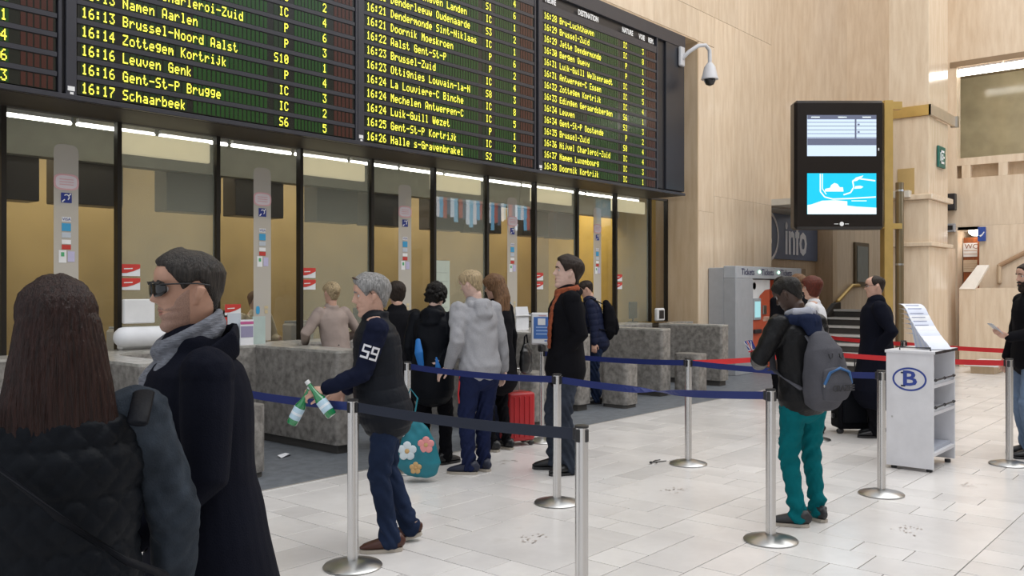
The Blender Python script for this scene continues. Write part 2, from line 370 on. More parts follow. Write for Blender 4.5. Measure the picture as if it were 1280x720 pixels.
s=empty('junction_box',(XE-.05,onXy(1188.5,XE-.05),2.92),label='small grey box with dark window on the pilaster by the toilets',cat='box'); bobj('cabinet',GREYP,s,-.05,.05,-.09,.09,-.09,.09,.008); bobj('window',BLACKP,s,-.055,-.05,-.05,.05,-.05,.05)
# stair parapet with slanted pale cap in front of the end wall
pa=empty('wall_parapet',kind='structure')
x0=19.9
def yx(px,X=x0): return onXy(px,X)
ytop=yx(1199)
bobj('stone_slab',TRAV,pa,x0,x0+.35,yx(1219),ytop,0,1.62)
for k in range(5): bobj('stone_slab',TRAV,pa,x0,x0+.35,yx(1219)-1.6*(k+1)+.002,yx(1219)-1.6*k-.002,0,1.62 if k>9 else 1.62)
bm=bmesh.new(); ca=[(x0-.02,ytop,1.60),(x0-.02,yx(1219),1.60),(x0+.2,yx(1233),2.09),(x0+.2,yx(1219),2.09)]
for dz in (0,.03):
    pass
vs=[bm.verts.new(p) for p in ca]+[bm.verts.new((p[0]+.06,p[1],p[2]-.03)) for p in ca]
for f in ((0,1,2,3),(7,6,5,4),(0,4,5,1),(1,5,6,2),(2,6,7,3),(3,7,4,0)): bm.faces.new([vs[i] for i in f])
obj('slanted_cap',bm,mat('pale_cap',(.82,.76,.68),.35),pa)
# recessed handrail niche
hr=empty('handrail',label='stone handrail niche rising along the end wall behind the bearded man',cat='handrail')
p0=(XE-.06,onXy(1250,XE),1.62+(360-333)/1110*19.3); p1=(XE-.06,onXy(1284,XE),1.62+(360-317)/1110*19.3); pm=(XE-.06,onXy(1250,XE),1.62+(360-353)/1110*19.3)
bm=bmesh.new(); tube(bm,[pm,p0],[.045,.045],8); obj('upright',bm,TRAVD,hr)
bm=bmesh.new(); tube(bm,[p0,p1,(XE-.06,p1[1]-1.2,p1[2]+.7)],[.045]*3,8); obj('rail',bm,mat('rail_brown',(.42,.27,.16),.4),hr)
# stone bench at the wall foot
be=empty('stone_bench',label='low white stone bench at the foot of the end wall',cat='bench')
bx,by=fl(1224,467); bobj('seat',mat('bench_white',(.74,.72,.70),.4),be,bx-.1,bx+1.2,by-.35,by+.25,.14,.2,.01); bobj('base',TRAVD,be,bx,bx+1.1,by-.25,by+.15,0,.14)
# pillar
pl=empty('pillar_1',kind='structure')
X0,Y0=18.1,4.99; X1=19.4; Y1=5.73
for z0,z1 in ((0,2.42),(2.50,3.32),(3.42,4.93),(5.07,7.6),(7.6,12)):
    bobj('stone_slab',TRAV,pl,X0,X1,Y0,Y1,z0,z1-.002,.006)
bobj('ledge',TRAV,pl,X0-.08,X1+.1,Y0-.08,Y1+.02,2.42,2.50,.01); bobj('ledge',TRAV,pl,X0-.08,X1+.1,Y0-.08,Y1+.02,3.32,3.42,.01)
bobj('pilaster',TRAV,pl,X1,X1+.9,Y0+.08,Y1,0,2.45)
bobj('brass_band',BRASS,pl,X0-.05,X0,Y0-.05,Y1+.1,4.93,5.13); bobj('brass_band',mat('pale_brass',(.60,.50,.38),.35,.5),pl,X0-.05,X1+.35,Y0-.06,Y0-.01,4.93,5.13)
bobj('band_end_cap',STEELD,pl,X1+.35,X1+.45,Y0-.1,Y0+.04,4.92,5.14)
bobj('brass_plate',mat('brass_plate_matte',(.56,.40,.17),.5,.4),pl,X0-.012,X0,onXy(1143,X0),onXy(1122,X0),3.36+.08,3.36+.58)
es=empty('exit_sign',(X0+.45,Y0-.03,4.2),label='green emergency exit pictogram sign on the stone pillar',cat='sign')
es.location=(onY(1174.5,Y0),Y0-.03,4.20)
bobj('plate',mat('exit_green',(.015,.13,.10),.4),es,-.23,.23,-.02,.02,-.21,.21,.01)
for a,b,c,d_ in ((-.13,-.09,-.13,.13),(-.13,.12,.09,.13),(-.13,.12,-.13,-.09),(.0,.14,-.02,.02),(-.02,.05,-.06,.06)): bobj('pictogram',WHT,es,a,b,-.026,-.02,c,d_)
# bronze round post beside the pillar and the brass bar carrying the screens
bp_=empty('bronze_post',label='tall round bronze post in front of the stone pillar',cat='post')
px,py=17.6,onXy(1124.5,17.6)
bm=bmesh.new(); lathe(bm,[(.075,0),(.075,3.62),(.0,3.62)],20,(px,py,0)); obj('shaft',bm,mat('bronze_pole',(.20,.155,.09),.32,.6),bp_,smooth=True,flat_angle=40)
for z in (.2,2.05,3.45):
    bm=bmesh.new(); lathe(bm,[(.08,z),(.08,z+.035)],20,(px,py,0)); obj('collar',bm,STEELD,bp_)
tvx,tvy=16.5,6.09
tv=empty('information_screen',(tvx,tvy,3.91),R(YAW),label='tall black display case with two lit screens hung by the pillar',cat='display')
CASE=mat('tv_case',(.012,.009,.008),.25)
bobj('case',CASE,tv,-.85,.83,0,.30,-1.20,1.20,.05,loc=None)
def scr(z0,z1,m): return bobj('screen',m,tv,-.62,.66,-.012,.0,z0,z1)
SA=mat('screen_white',(.05,.05,.06),.2,emit=(.66,.80,1.0),es=.95); s1_=scr(.16,.92,SA)
SB=mat('screen_cyan',(.02,.1,.15),.2,emit=(.0,.55,.82),es=.95); s2_=scr(-.92,-.16,SB)
INK=mat('screen_ink',(.05,.05,.06),.2,emit=(.12,.14,.22),es=.8); SW=mat('screen_bright',(.1,.1,.1),.2,emit=(.85,.97,1.0),es=1)
def sb(parent,m,a,b,c,d,name='screen_graphic'): bobj(name,m,parent,a,b,-.016,-.012,c,d)
sb(s1_,INK,-.62,.66,.84,.92); sb(s1_,INK,-.62,.66,.36,.49)
for z in (.78,.71,.64,.57,.50): sb(s1_,INK,-.62,.66,z,z+.010)
sb(s1_,INK,.26,.29,.49,.84)
for q in (-.55,-.05,.40): sb(s1_,SW,q,q+.16,.87,.89)
for z in (.73,.59): sb(s1_,INK,.31,.35,z,z+.03)
def poly(parent,m,pts,y=-.016,name='screen_graphic'):
    bm=bmesh.new(); bm.faces.new([bm.verts.new((x,y,z)) for x,z in pts]); obj(name,bm,m,parent)
poly(s2_,SW,[(-.62,-.92),(.66,-.92),(.66,-.80),(.3,-.78),(.12,-.76),(.12,-.68),(-.10,-.66),(-.35,-.67),(-.55,-.74),(-.62,-.75)])
def line(parent,m,pts,w=.016):
    for (a,b),(c,d) in zip(pts,pts[1:]):
        t=V(c-a,0,d-b); n=V(-t.z,0,t.x).normalized()*w; poly(parent,m,[(a+n.x,b+n.z),(a-n.x,b-n.z),(c-n.x,d-n.z),(c+n.x,d+n.z)])
line(s2_,SW,[(-.38,-.17),(-.38,-.50),(-.30,-.60),(-.15,-.64),(.15,-.63),(.65,-.60)],.012)
line(s2_,SW,[(-.34,-.17),(-.34,-.45),(-.27,-.55)],.008)
line(s2_,SW,[(.05,-.56),(.18,-.52),(.24,-.42),(.22,-.30),(.34,-.26),(.64,-.30)],.013)
poly(s2_,SW,[(-.30,-.50),(.05,-.50),(.04,-.42),(-.02,-.42),(-.06,-.36),(-.12,-.34),(-.18,-.38),(-.2,-.43),(-.29,-.45)])
poly(s2_,SW,[(.20,-.32),(.28,-.24),(.42,-.20),(.40,-.23),(.30,-.30)])
poly(s2_,SW,[(.25,-.45),(.38,-.44),(.42,-.41),(.36,-.39),(.27,-.40)]); sb(s2_,SW,.2,.48,-.68,-.665)
bm=bmesh.new(); lathe(bm,[(0,0),(.04,0),(.04,.006),(0,.006)],16); obj('maker_badge',bm,WHT,tv,loc=(.02,-.005,-1.10),rot=(R(90),0,0))
for a,b in ((-.12,-.04),(.08,.15)): bobj('badge_line',WHT,tv,a,b,-.01,0,-1.105,-1.095)
bobj('lock',WHT,tv,.70,.715,-.006,0,.26,.31)
bobj('mounting_bar',BRASS,tv,.86,1.02,.10,.30,-3.0,1.22); bobj('mounting_arm',BRASS,tv,.83,1.2,.12,.28,-1.18,-1.08); bobj('mounting_arm',BRASS,tv,.83,1.2,.12,.28,1.06,1.2)
# B info sign
bi=empty('info_sign',label='blue-grey sign reading B info in white in the passage',cat='sign')
a,b=18.02,onY(1020,8.88); bobj('board',mat('info_blue',(.13,.17,.27),.4),bi,a-1.0,b,8.84,8.88,1.62+(360-325.5)/1110*22,1.62+(360-266)/1110*22,.004)
zc=2.82
text('lettering','info',1.12,(onY(981,8.83),8.83,zc-.03),0,mat('sign_white',(.88,.89,.92),.5),bi,sx=.78,bold=.03)
text('lettering','B',.95,(onY(955,8.83),8.83,zc),0,MATS['sign_white'],bi,sx=.8,bold=.012)
bm=bmesh.new(); 
for k in range(32):
    a0,a1=2*math.pi*k/32,2*math.pi*(k+1)/32
    cx=onY(958,8.83); rx,rz=.95*.72,.62
    bm.faces.new([bm.verts.new((cx+q*rx*math.cos(t),8.83,zc+q*rz*math.sin(t))) for q,t in ((1,a0),(1,a1),(.88,a1),(.88,a0))])
obj('ring',bm,MATS['sign_white'],bi)
bd=empty('bronze_door_panel',label='pair of brown wooden panels below the B info sign',cat='panel')
for q in range(3): bobj('panel',mat('brown_panel',(.34,.23,.13),.5),bd,18.3+q*1.1,19.3+q*1.1,8.80,8.895,.1,2.1,.01)
# ================= departure board =================
BY=8.0
db=empty('departure_board',(0,BY,0),label='long black departure board with yellow dot lettering above the ticket windows',cat='board')
bobj('casing',DARKF,db,-1.5,14.10,.03,.70,3.335,6.12,.01)
BF=mat('board_frame',(.040,.040,.050),.35); BC=mat('row_backing',(.018,.020,.016),.18,spec=.6)
GC=mat('green_cell',(.016,.055,.013),.22,emit=(.02,.09,.015),es=.10); RC=mat('rust_cell',(.060,.016,.010),.30)
DG=mat('dark_green_cell',(.016,.035,.014),.25)
bobj('side_panel',mat('board_side_panel',(.024,.026,.034),.3,bump=.01),db,13.45,14.08,-.01,.03,3.34,6.0,.004)
def X(px): return onY(px,BY)
Z0=3.39; DZ=.1675
rows1=[('16:17','Schaarbeek','S6','5'),('16:16','Gent-St-P Brugge','IC','2'),('16:16','Leuven Genk','IC','3'),('16:14','Zottegem Kortrijk','P','4'),('16:13','Brussel-Noord Aalst','S10','1'),('16:13','Namen Aarlen','P','3'),('16:13','Brux. Charleroi-Zuid','P','6'),('','','IC','4'),('','','IC','2'),('','','',''),('','','',''),('','','',''),('','','',''),('','','','')]
rows2=[('16:26','Halle s-Gravenbrakel','S2','4'),('16:25','Gent-St-P Kortrijk','IC','2'),('16:24','Luik-Guill Wezet','P','1'),('16:24','Mechelen Antwerpen-C','IC','5'),('16:24','La Louviere-C Binche','IC','8'),('16:23','Ottignies Louvain-la-N','S8','3'),('16:23','Brussel-Zuid','IC','4'),('16:22','Aalst Gent-St-P','P','2'),('16:21','Doornik Moeskroen','P','6'),('16:21','Dendermonde Sint-Niklaas','IC','1'),('16:21','Denderleeuw Oudenaarde','S3','2'),('16:19','Bru-Luchthaven Landen','IC','1'),('','','S1','6'),('','','','4')]
rows3=[('16:38','Doornik Kortrijk','IC','1'),('16:37','Namen Luxembourg','IC','3'),('16:36','Nijvel Charleroi-Zuid','IC','4'),('16:35','Brussel-Zuid','S8','4'),('16:34','Gent-St-P Oostende','P','2'),('16:34','Leuven','S2','3'),('16:33','Edingen Geraardsbergen','S6','1'),('16:32','Zottegem Kortrijk','IC','4'),('16:31','Antwerpen-C Essen','IC','5'),('16:31','Luik-Guill Welkenraedt','IC','3'),('16:30','Bergen Quevy','P','2'),('16:29','Jette Dendermonde','P','1'),('16:29','Brussel-Zuid','IC','8'),('16:28','Bru-Luchthaven','IC','3')]
rows0=[('','','','3'),('','','','6'),('','','','4'),('','','','1'),('','','','3')]+[('','','','')]*9
W1=3.13
panels=[(.17,rows0),(3.455,rows1),(6.71,rows2),(10.02,rows3)]
cellmesh=None
for pi,(xa,rows) in enumerate(panels):
    # frame uprights of the panel
    bobj('panel_frame',BF,db,xa-.10,xa-.01,-.015,.03,3.30,6.05,.004)
    for r,(t,dn,nat,vo) in enumerate(rows):
        z=Z0+r*DZ
        if cellmesh is None:
            bm=bmesh.new(); box(bm,0,3.10,.0,.03,-.062,.062,mi=0)
            def cells(a,b,w,mi):
                x=a
                while x+w<b: 
                    q=[bm.verts.new(p) for p in ((x+.007,-.003,-.056),(x+w-.007,-.003,-.056),(x+w-.007,-.003,.056),(x+.007,-.003,.056))]
                    bm.faces.new(q).material_index=mi; x+=w
            cells(.02,.37,.063,2); cells(.41,1.1,.0635,2); cells(1.1,1.98,.05,1); cells(2.02,2.26,.06,2); cells(2.28,2.76,.045,1); cells(2.81,3.09,.055,3)
            cellmesh=bpy.data.meshes.new('display_row'); bm.to_mesh(cellmesh); bm.free()
            for q in (BC,GC,DG,RC): cellmesh.materials.append(q)
        ro=link('display_row',cellmesh,None,db); ro.location=(xa,0,z)
        bobj('row_rail',BF,db,xa-.01,xa+3.11,-.012,.03,z+.062,z+DZ-.062,.003)
        bm=bmesh.new(); pw=.0100; ph=.0135; 
        pit=.0615
        dots(bm,t,.035,.048,.0095,ph,pit,-.007)
        dp=.0632
        dots(bm,dn,.405,.048,.0095,ph,dp,-.007)
        dots(bm,nat,2.22-.064*len(nat),.048,.0095,ph,.064,-.007)
        dots(bm,vo,2.66,.048,.0095,ph,.075,-.007)
        if len(bm.faces): obj('lettering',bm,YEL,ro)
        else: bm.free()
    bobj('panel_frame',BF,db,xa+3.12,xa+3.15,-.015,.03,3.30,6.05,.004)
    for nm,ox in (('HEURE',.05),('DESTINATION',.85),('NATURE',2.05),('VOIE',2.55),('REM.',2.84)):
        text('heading_lettering',nm,.115,(xa+ox,-.014,5.80),0,WHT,db,sx=.72,bold=.004)
    bobj('rating_plate',WHT,db,xa-.09,xa-.03,-.02,-.012,3.345,3.385); bobj('rating_plate',WHT,db,xa-.07,xa-.04,-.02,-.012,3.315,3.335)
    bobj('heading_rail',BF,db,xa-.01,xa+3.11,-.010,.03,5.66,5.745)
bobj('bottom_rail',BF,db,-1.5,14.1,-.02,.03,3.27,3.315,.004); bobj('top_rail',BF,db,-1.5,14.1,-.02,.03,5.9,6.12,.004)
for k in range(1): pass
# dome camera on the board's blank end
dc=empty('dome_camera',(X(849),BY-.02,5.72),label='white dome security camera on a curved arm at the end of the board',cat='camera')
CAMW=mat('camera_white',(.60,.60,.62),.4)
bobj('wall_bracket',CAMW,dc,-.07,.07,-.06,0,-.17,.17,.012)
bm=bmesh.new(); pts=[(.0,-.05,-.03),(.05,-.15,.08),(.14,-.28,.18),(.26,-.36,.20),(.33,-.40,.12),(.34,-.40,-.05),(.34,-.40,-.16)]
tube(bm,pts,[.035]*7,12); obj('arm',bm,CAMW,dc,smooth=True)
bm=bmesh.new(); lathe(bm,[(.04,-.10),(.07,-.14),(.10,-.18),(.135,-.34),(.15,-.38),(.15,-.40),(.0,-.40)],24,(.34,-.40,0)); obj('housing',bm,CAMW,dc,smooth=True,flat_angle=40)
bm=bmesh.new(); lathe(bm,[(.10,-.40),(.10,-.43),(.07,-.49),(0,-.52)],20,(.34,-.40,0)); obj('dome',bm,mat('smoked_dome',(.03,.03,.03),.08),dc,smooth=True)
# soffit between board and glass
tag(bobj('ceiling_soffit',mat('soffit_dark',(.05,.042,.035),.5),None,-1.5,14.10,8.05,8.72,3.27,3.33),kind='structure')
# ================= glazing =================
def glassmat(name,haze,hz=(.6,.6,.58),ior=1.5,rough=.0):
    m=bpy.data.materials.new(name); m.use_nodes=True; nt=m.node_tree; nt.nodes.clear(); L=nt.links.new
    o=N(nt,'ShaderNodeOutputMaterial'); tr=N(nt,'ShaderNodeBsdfTransparent'); gl=N(nt,'ShaderNodeBsdfGlossy'); gl.inputs['Roughness'].default_value=rough
    tr.inputs[0].default_value=(.93,.95,.93,1); df=N(nt,'ShaderNodeBsdfDiffuse'); df.inputs[0].default_value=(*hz,1)
    fr=N(nt,'ShaderNodeFresnel'); fr.inputs[0].default_value=ior
    m1=N(nt,'ShaderNodeMixShader'); m1.inputs[0].default_value=haze; L(tr.outputs[0],m1.inputs[1]); L(df.outputs[0],m1.inputs[2])
    m2=N(nt,'ShaderNodeMixShader'); L(fr.outputs[0],m2.inputs[0]); L(m1.outputs[0],m2.inputs[1]); L(gl.outputs[0],m2.inputs[2]); L(m2.outputs[0],o.inputs[0]); return m
GA=glassmat('clear_glass',.03); GB=glassmat('hazed_glass',.42,(.44,.46,.38)); GF=glassmat('frosted_strip',.90,(.56,.53,.48))  # alternate panes carry a whitish reflection as diffuse haze
MX=[3.10+1.105*k for k in range(-3,10)]+[14.13,14.71]
MX=[-1.32,-.215,.89,1.995]+[3.11,4.17,5.26,6.35,7.44,8.55,9.63,10.74,11.85,12.98,14.11,14.71]
MULL=mat('mullion',(.016,.013,.010),.4,.2)
PINK=mat('pink_sticker',(.72,.42,.45),.5); EARB=mat('ear_blue',(.02,.04,.25),.4); CARDB=mat('card_blue',(.05,.35,.62),.5); CARDR=mat('card_red',(.55,.05,.04),.5); CARDG=mat('card_grey',(.55,.60,.66),.5)
REDC=mat('notice_red',(.62,.05,.04),.5)
win=[]
for i,(a,b) in enumerate(zip(MX,MX[1:])):
    even=(i%2==1)  # hazed panes
    if i==len(MX)-2: even=False
    wi=empty('window_%d'%(i+1),(0,YG,0),kind='structure'); win.append(wi)
    bobj('mullion',MULL,wi,b-.022,b+.022,-.05,.03,1.0,3.30)
    if i==0: bobj('mullion',MULL,wi,a-.022,a+.022,-.05,.03,1.0,3.30)
    bobj('window_head',mat('window_head',(.09,.085,.08),.5),wi,a,b,-.045,.02,3.265,3.30); 
    bm=bmesh.new(); q=[bm.verts.new(p) for p in ((a+.02,0,1.0),(b-.02,0,1.0),(b-.02,0,3.27),(a+.02,0,3.27))]; bm.faces.new(q)
    obj('pane',bm,GB if even else GA,wi)
    if not even and i<len(MX)-2 and a>2.5:
        # frosted speech column with its stickers
        c=(a+b)/2+.03; h=.115
        bm=bmesh.new(); pts=[(c-h,1.02),(c+h,1.02)]
        for k in range(9):
            t=R(k*180/8); pts.append((c+h*math.copysign(abs(math.cos(t))**.6,math.cos(t)),2.90+.09*math.sin(t)**.6 if math.sin(t)>0 else 2.9))
        bm.faces.new([bm.verts.new((x,-.012,z)) for x,z in pts]); obj('frosted_strip',bm,GF,wi)
        def sticker(m,cx,cz,w_,h_,rnd=0,y=-.016,name='sticker',parent=wi):
            bm=bmesh.new(); n=24 if rnd else 4
            if rnd: pp=[(cx+w_/2*math.copysign(abs(math.cos(t))**.6,math.cos(t)),cz+h_/2*math.copysign(abs(math.sin(t))**.6,math.sin(t))) for t in [2*math.pi*k/24 for k in range(24)]]
            else: pp=[(cx-w_/2,cz-h_/2),(cx+w_/2,cz-h_/2),(cx+w_/2,cz+h_/2),(cx-w_/2,cz+h_/2)]
            bm.faces.new([bm.verts.new((x,y,z)) for x,z in pp]); return obj(name,bm,m,parent)
        s=sticker(PINK,c,2.63,.235,.155,1); s2=sticker(mat('sticker_white',(.74,.66,.70),.5),c,2.63,.20,.125,1,-.018,'sticker_face',wi)
        for zz in (2.655,2.63,2.605): sticker(PINK,c,zz,.13,.008,0,-.020,'line_of_print',wi)
        sticker(EARB,c,2.48,.10,.095)
        bm=bmesh.new()
        for k in range(8):
            t0,t1=R(-60+k*25),R(-35+k*25); bm.faces.new([bm.verts.new((c+q*math.cos(t),-.019,2.485+q*math.sin(t))) for q,t in ((.030,t0),(.030,t1),(.020,t1),(.020,t0))])
        bm.faces.new([bm.verts.new((c+x,-.019,2.48+z)) for x,z in ((-.045,-.035),(-.035,-.045),(-.012,-.02),(-.02,-.012))]); bm.faces.new([bm.verts.new((c+x,-.019,2.48+z)) for x,z in ((.02,.025),(.028,.018),(.045,.038),(.036,.045))])
        obj('ear_symbol',bm,WHT,wi)
        sticker(WHT,c,2.275,.085,.045); text('card_lettering','VISA',.04,(c,-.02,2.275),0,EARB,wi,'CENTER',ext=0)
        sticker(CARDB,c,2.20,.085,.075); sticker(CARDG,c,2.125,.085,.05); sticker(WHT,c,2.06,.085,.04); sticker(CARDR,c,2.01,.085,.045)
        sticker(WHT,c-.035,1.92,.07,.12); sticker(mat('pale_violet',(.55,.52,.72),.5),c+.045,1.92,.065,.10); sticker(mat('green_mark',(.1,.45,.2),.5),c-.035,1.94,.03,.04,0,-.019)
        sticker(CARDB,c-.06,1.37,.05,.09,1); sticker(mat('cream_mark',(.6,.5,.3),.5),c+.05,1.40,.05,.03); sticker(mat('cream_mark',(.6,.5,.3),.5),c+.05,1.35,.04,.04)
    if even and a>2.5 or (not even and i==6):
        # pair of red and white cards stuck inside the corner
        cx=a+.13 if even else a+.2
        for k,zz in enumerate((1.80,1.66)):
            if not even: zz-=.42; 
            bm=bmesh.new(); x0,x1=cx-.10,cx+.10; bm.faces.new([bm.verts.new((x,-.008,z)) for x,z in ((x0,zz-.06),(x1,zz-.06),(x1,zz+.06),(x0,zz+.06))]); cd=obj('notice_card',bm,PAPER,wi)
            bm=bmesh.new(); bm.faces.new([bm.verts.new((x,-.011,z)) for x,z in ((x0,zz-.03),(x0+.06,zz-.028),(x0+.13,zz-.010),(x1,zz+.02),(x1,zz+.06),(x0,zz+.06))]); obj('notice_print',bm,REDC,cd)
            bm=bmesh.new(); bm.faces.new([bm.verts.new((x,-.013,z)) for x,z in ((x0+.03,zz+.008),(x0+.12,zz+.012),(x0+.12,zz+.022),(x0+.03,zz+.018))]); obj('notice_lettering',bm,WHT,cd)
# ticket office interior
OCH=mat('ochre_wall',(.31,.215,.085),.45,var=.18,vscale=1.2)
tag(bobj('wall_office_back',OCH,None,-6,19,11.6,11.8,0,4.2),kind='structure')
tag(bobj('wall_office_side',mat('yellow_wall',(.62,.40,.08),.5),None,14.74,14.9,8.97,11.6,0,4.2),kind='structure')
tag(bobj('ceiling_office',mat('office_ceiling',(.42,.42,.36),.7),None,-6,19,8.78,11.8,3.75,3.9),kind='structure')
tag(bobj('floor_office',mat('office_floor',(.12,.11,.10),.6),None,-6,19,8.78,11.6,-.1,0),kind='structure')
tag(bobj('trim_3',mat('office_beam',(.36,.36,.30),.7),None,-6,14.7,9.8,10.0,3.0,3.75),kind='structure')
ORD='first second third fourth fifth sixth seventh eighth ninth tenth eleventh twelfth thirteenth fourteenth fifteenth'.split()
for q in range(6): area('office_fill_light',(1.5+2.6*q,10.4,3.70),2.2,.8,40,(0,0,0),(1,.95,.84))  # unseen area lights added to brighten the office interior
OT=mat('office_tube',(1,1,1),.5,emit=(1,.97,.88),es=5)
x=3.08
for k in range(13):
    t=empty('tube_light',(x,9.15,3.27),label='white tube light behind the ticket window glass, number %s along the row'%('one two three four five six seven eight nine ten eleven twelve thirteen fourteen'.split()[k]),cat='light',group='tube lights inside the ticket office')
    t['label']='white tube light inside the ticket windows, '+ORD[k]+' of the line counted from the picture\'s left'
    bm=bmesh.new(); tube(bm,[(0,0,0),(.80,0,0)],[.018,.018],8,side=(0,1,0)); obj('tube',bm,OT,t,smooth=True); bobj('fixture',WHITEP,t,0,.8,-.03,.03,.02,.06); bobj('hanger',GREYP,t,.8,.83,-.01,.01,.0,.48)
    x+=.875
# cream blind boxes behind the hazed panes, dark monitors behind the clear ones
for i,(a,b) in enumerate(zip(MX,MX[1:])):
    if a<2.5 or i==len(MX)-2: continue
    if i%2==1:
        o=tag(bobj('glowing_box',mat('cream_glow_box',(.80,.72,.50),.6,emit=(1,.88,.60),es=.55),None,a+.04,b-.04,8.80,8.86,2.98,3.20,.01),'cream box with added glow across the top of the %s hazed ticket pane in view'%ORD[i//2-2],'light','cream boxes with added glow inside the ticket office')  # emission put in so the cream blind box looks lit
    else:
        for q,(u,v) in enumerate(((a-.30,a+.27),(a+.62,b+.10))):
            m_=empty('monitor',((u+v)/2+.45,10.1,2.80),label='dark hanging monitor %s the frosted strip of the %s clear ticket pane'%(('left of','right of')[q],ORD[i//2-2 if i>4 else 0]),cat='monitor',group='dark monitors hanging inside the ticket office')
            bobj('case',mat('monitor_dark',(.03,.028,.025),.35),m_,-.36,.36,-.15,.15,-.26,.26,.01); bobj('bracket',DARKF,m_,-.02,.02,-.02,.02,.26,.95)
# things on the clerks' side
def thingbox(name,label,cat,x,y,z,parts,rz=0,group=None):
    t=empty(name,(x,y,z),rz,label,cat,group)
    for (nm,m,a,b,c,d,e,f,bv) in parts: bobj(nm,m,t,a,b,c,d,e,f,bv)
    return t
dk=empty('clerk_desk',label='long dark desk running inside the ticket office windows',cat='desk'); bobj('desk_top',mat('desk_top',(.10,.09,.08),.4),dk,-1,14.6,8.82,9.5,.90,.96,.005); bobj('desk_front',mat('desk_front',(.06,.05,.045),.5),dk,-1,14.6,8.84,8.88,.0,.90)
for i,xx in enumerate((4.45,6.6,8.8,11.0,13.2)):
    where=('behind the sunglasses man','behind the woman in the beige coat','behind the curly-haired person','behind the blue sign post','behind the black backpack')[i]
    thingbox('ticket_printer','white ticket printer inside the glass '+where,'printer',xx-.05,9.05,.96,[('body',WHITEP,-.16,.16,-.12,.12,0,.24,.03),('lid',CARDG,-.14,.14,-.10,.10,.24,.26,.01),('slot',DARKF,-.1,.1,-.125,-.12,.12,.14,0)])
    thingbox('desk_monitor','dark computer screen on the clerk desk '+where,'monitor',xx+1.15,9.25,.96,[('foot',DARKF,-.1,.1,-.08,.08,0,.02,0),('stand',DARKF,-.02,.02,-.01,.01,.02,.1,0),('screen_case',BLACKP,-.24,.24,-.02,.02,.08,.40,.01)],.3)
# video screens on the opposite hall wall (seen reflected in the panes)
tag(bobj('wall_right',mat('far_wall_stone',(.20,.17,.13),.7,var=.2,vscale=.5),None,-6,46,-11.3,-11,0,11),kind='structure')
vs_=empty('video_wall',(18.3,.8,3.62),label='hanging row of lit video screens in the hall, mirrored in the ticket windows',cat='screen')
for q in (-1.6,1.6): bobj('hanger',GREYP,vs_,q-.03,q+.03,-.1,-.04,.4,8)
VC=[(.25,.55,.75),(.75,.85,.95),(.10,.14,.20),(.45,.12,.10),(.15,.45,.70),(.8,.8,.85)]
for k in range(4):
    fr=bobj('screen_panel',BLACKP,vs_,-2.04+k*1.02,-1.04+k*1.02,-.05,.0,-.45,.45)
    for q in range(7):
        a=-2.02+k*1.02+q*.139; c=VC[(k*3+q*5)%6]; h0=random.uniform(-.4,0)
        bobj('screen_picture',mat('video_%d'%((k*3+q*5)%6),(.02,.02,.02),.4,emit=c,es=7),fr,a,a+.138,.0,.01,h0,.41)
# ================= counters =================
def fillet_poly(x,lw=.33):
    # plan: fin from front y=6.87 to ledge, then the ledge to the next fin
    p=[]; yf=6.87; yl=8.25; r=.42; nx=x+1.97
    def arc(cx,cy,rr,a0,a1,n=6): return [(cx+rr*math.cos(R(a0+(a1-a0)*k/n)),cy+rr*math.sin(R(a0+(a1-a0)*k/n))) for k in range(n+1)]
    p+=arc(x+.05,yf+.05,.05,180,270,4); p+=arc(x+lw-.12,yf+.12,.12,270,360)
    p+=arc(x+lw+r,yl-r,r,180,90)      # concave inner corner to the ledge
    p+=[(nx-.3,yl)]
    p+=[(nx-.001,yl),(nx-.001,8.72),(x,8.72)]
    return p
for k in range(-1,6):
    x=3.46+1.97*k if k<4 else (11.45 if k==4 else 13.32)
    desc={-1:'hidden behind the long-haired woman',0:'behind the man in sunglasses',1:'beside the man with 59 on his sleeve',2:'behind the grey hooded youth',3:'behind the man with the orange scarf',4:'right of the black backpack',5:'nearest the ticket machines'}[k]
    t=empty('ticket_counter',(0,0,0),label='grey granite ticket counter '+desc,cat='counter')
    p=fillet_poly(x)
    if k==5:
        p=[q for q in p if q[0]<x+.7]; p=p[:len(p)]; p=[q for q in p if q[1]<8.2]+[(x+.75,8.25),(x+1.2,8.25),(x+1.2,8.06),(x,8.06)]
    bm=bmesh.new(); prism(bm,p,.09,.985); obj('counter_body',bm,GRAN,t)
    bm=bmesh.new(); prism(bm,p,.9855,1.01); obj('counter_top',bm,GRANT,t)
    bm=bmesh.new(); c=[(min(max(a,x+.04),x+1.9),b+ (.05 if b<7.2 else 0)) for a,b in p]; prism(bm,c,.0,.09); obj('plinth',bm,mat('plinth_dark',(.08,.075,.07),.6),t)
for k,x in enumerate((4.10,6.1,8.05,10.0,11.95)):
    t=empty('stone_rest',(x,6.55,0),label='low granite bag rest '+('between the sunglasses man and the first granite fin','behind the shopper with the teal bag','behind the red suitcase','right of the man with the orange scarf','beside the counter nearest the ticket machines')[k],cat='block')
    bm=bmesh.new(); p=[]
    def arc(cx,cy,rr,a0,a1,n=6): return [(cx+rr*math.cos(R(a0+(a1-a0)*q/n)),cy+rr*math.sin(R(a0+(a1-a0)*q/n))) for q in range(n+1)]
    p=arc(.06,.06,.06,180,270)+arc(.24,.1,.10,270,360)+arc(.24,.34,.1,0,90)+arc(.1,.34,.1,90,180)
    prism(bm,p,.05,.62); obj('block',bm,GRAN,t)
    bm=bmesh.new(); prism(bm,[(a*.92+.013,b*.92+.018) for a,b in p],0,.05); obj('plinth',bm,MATS['plinth_dark'],t)
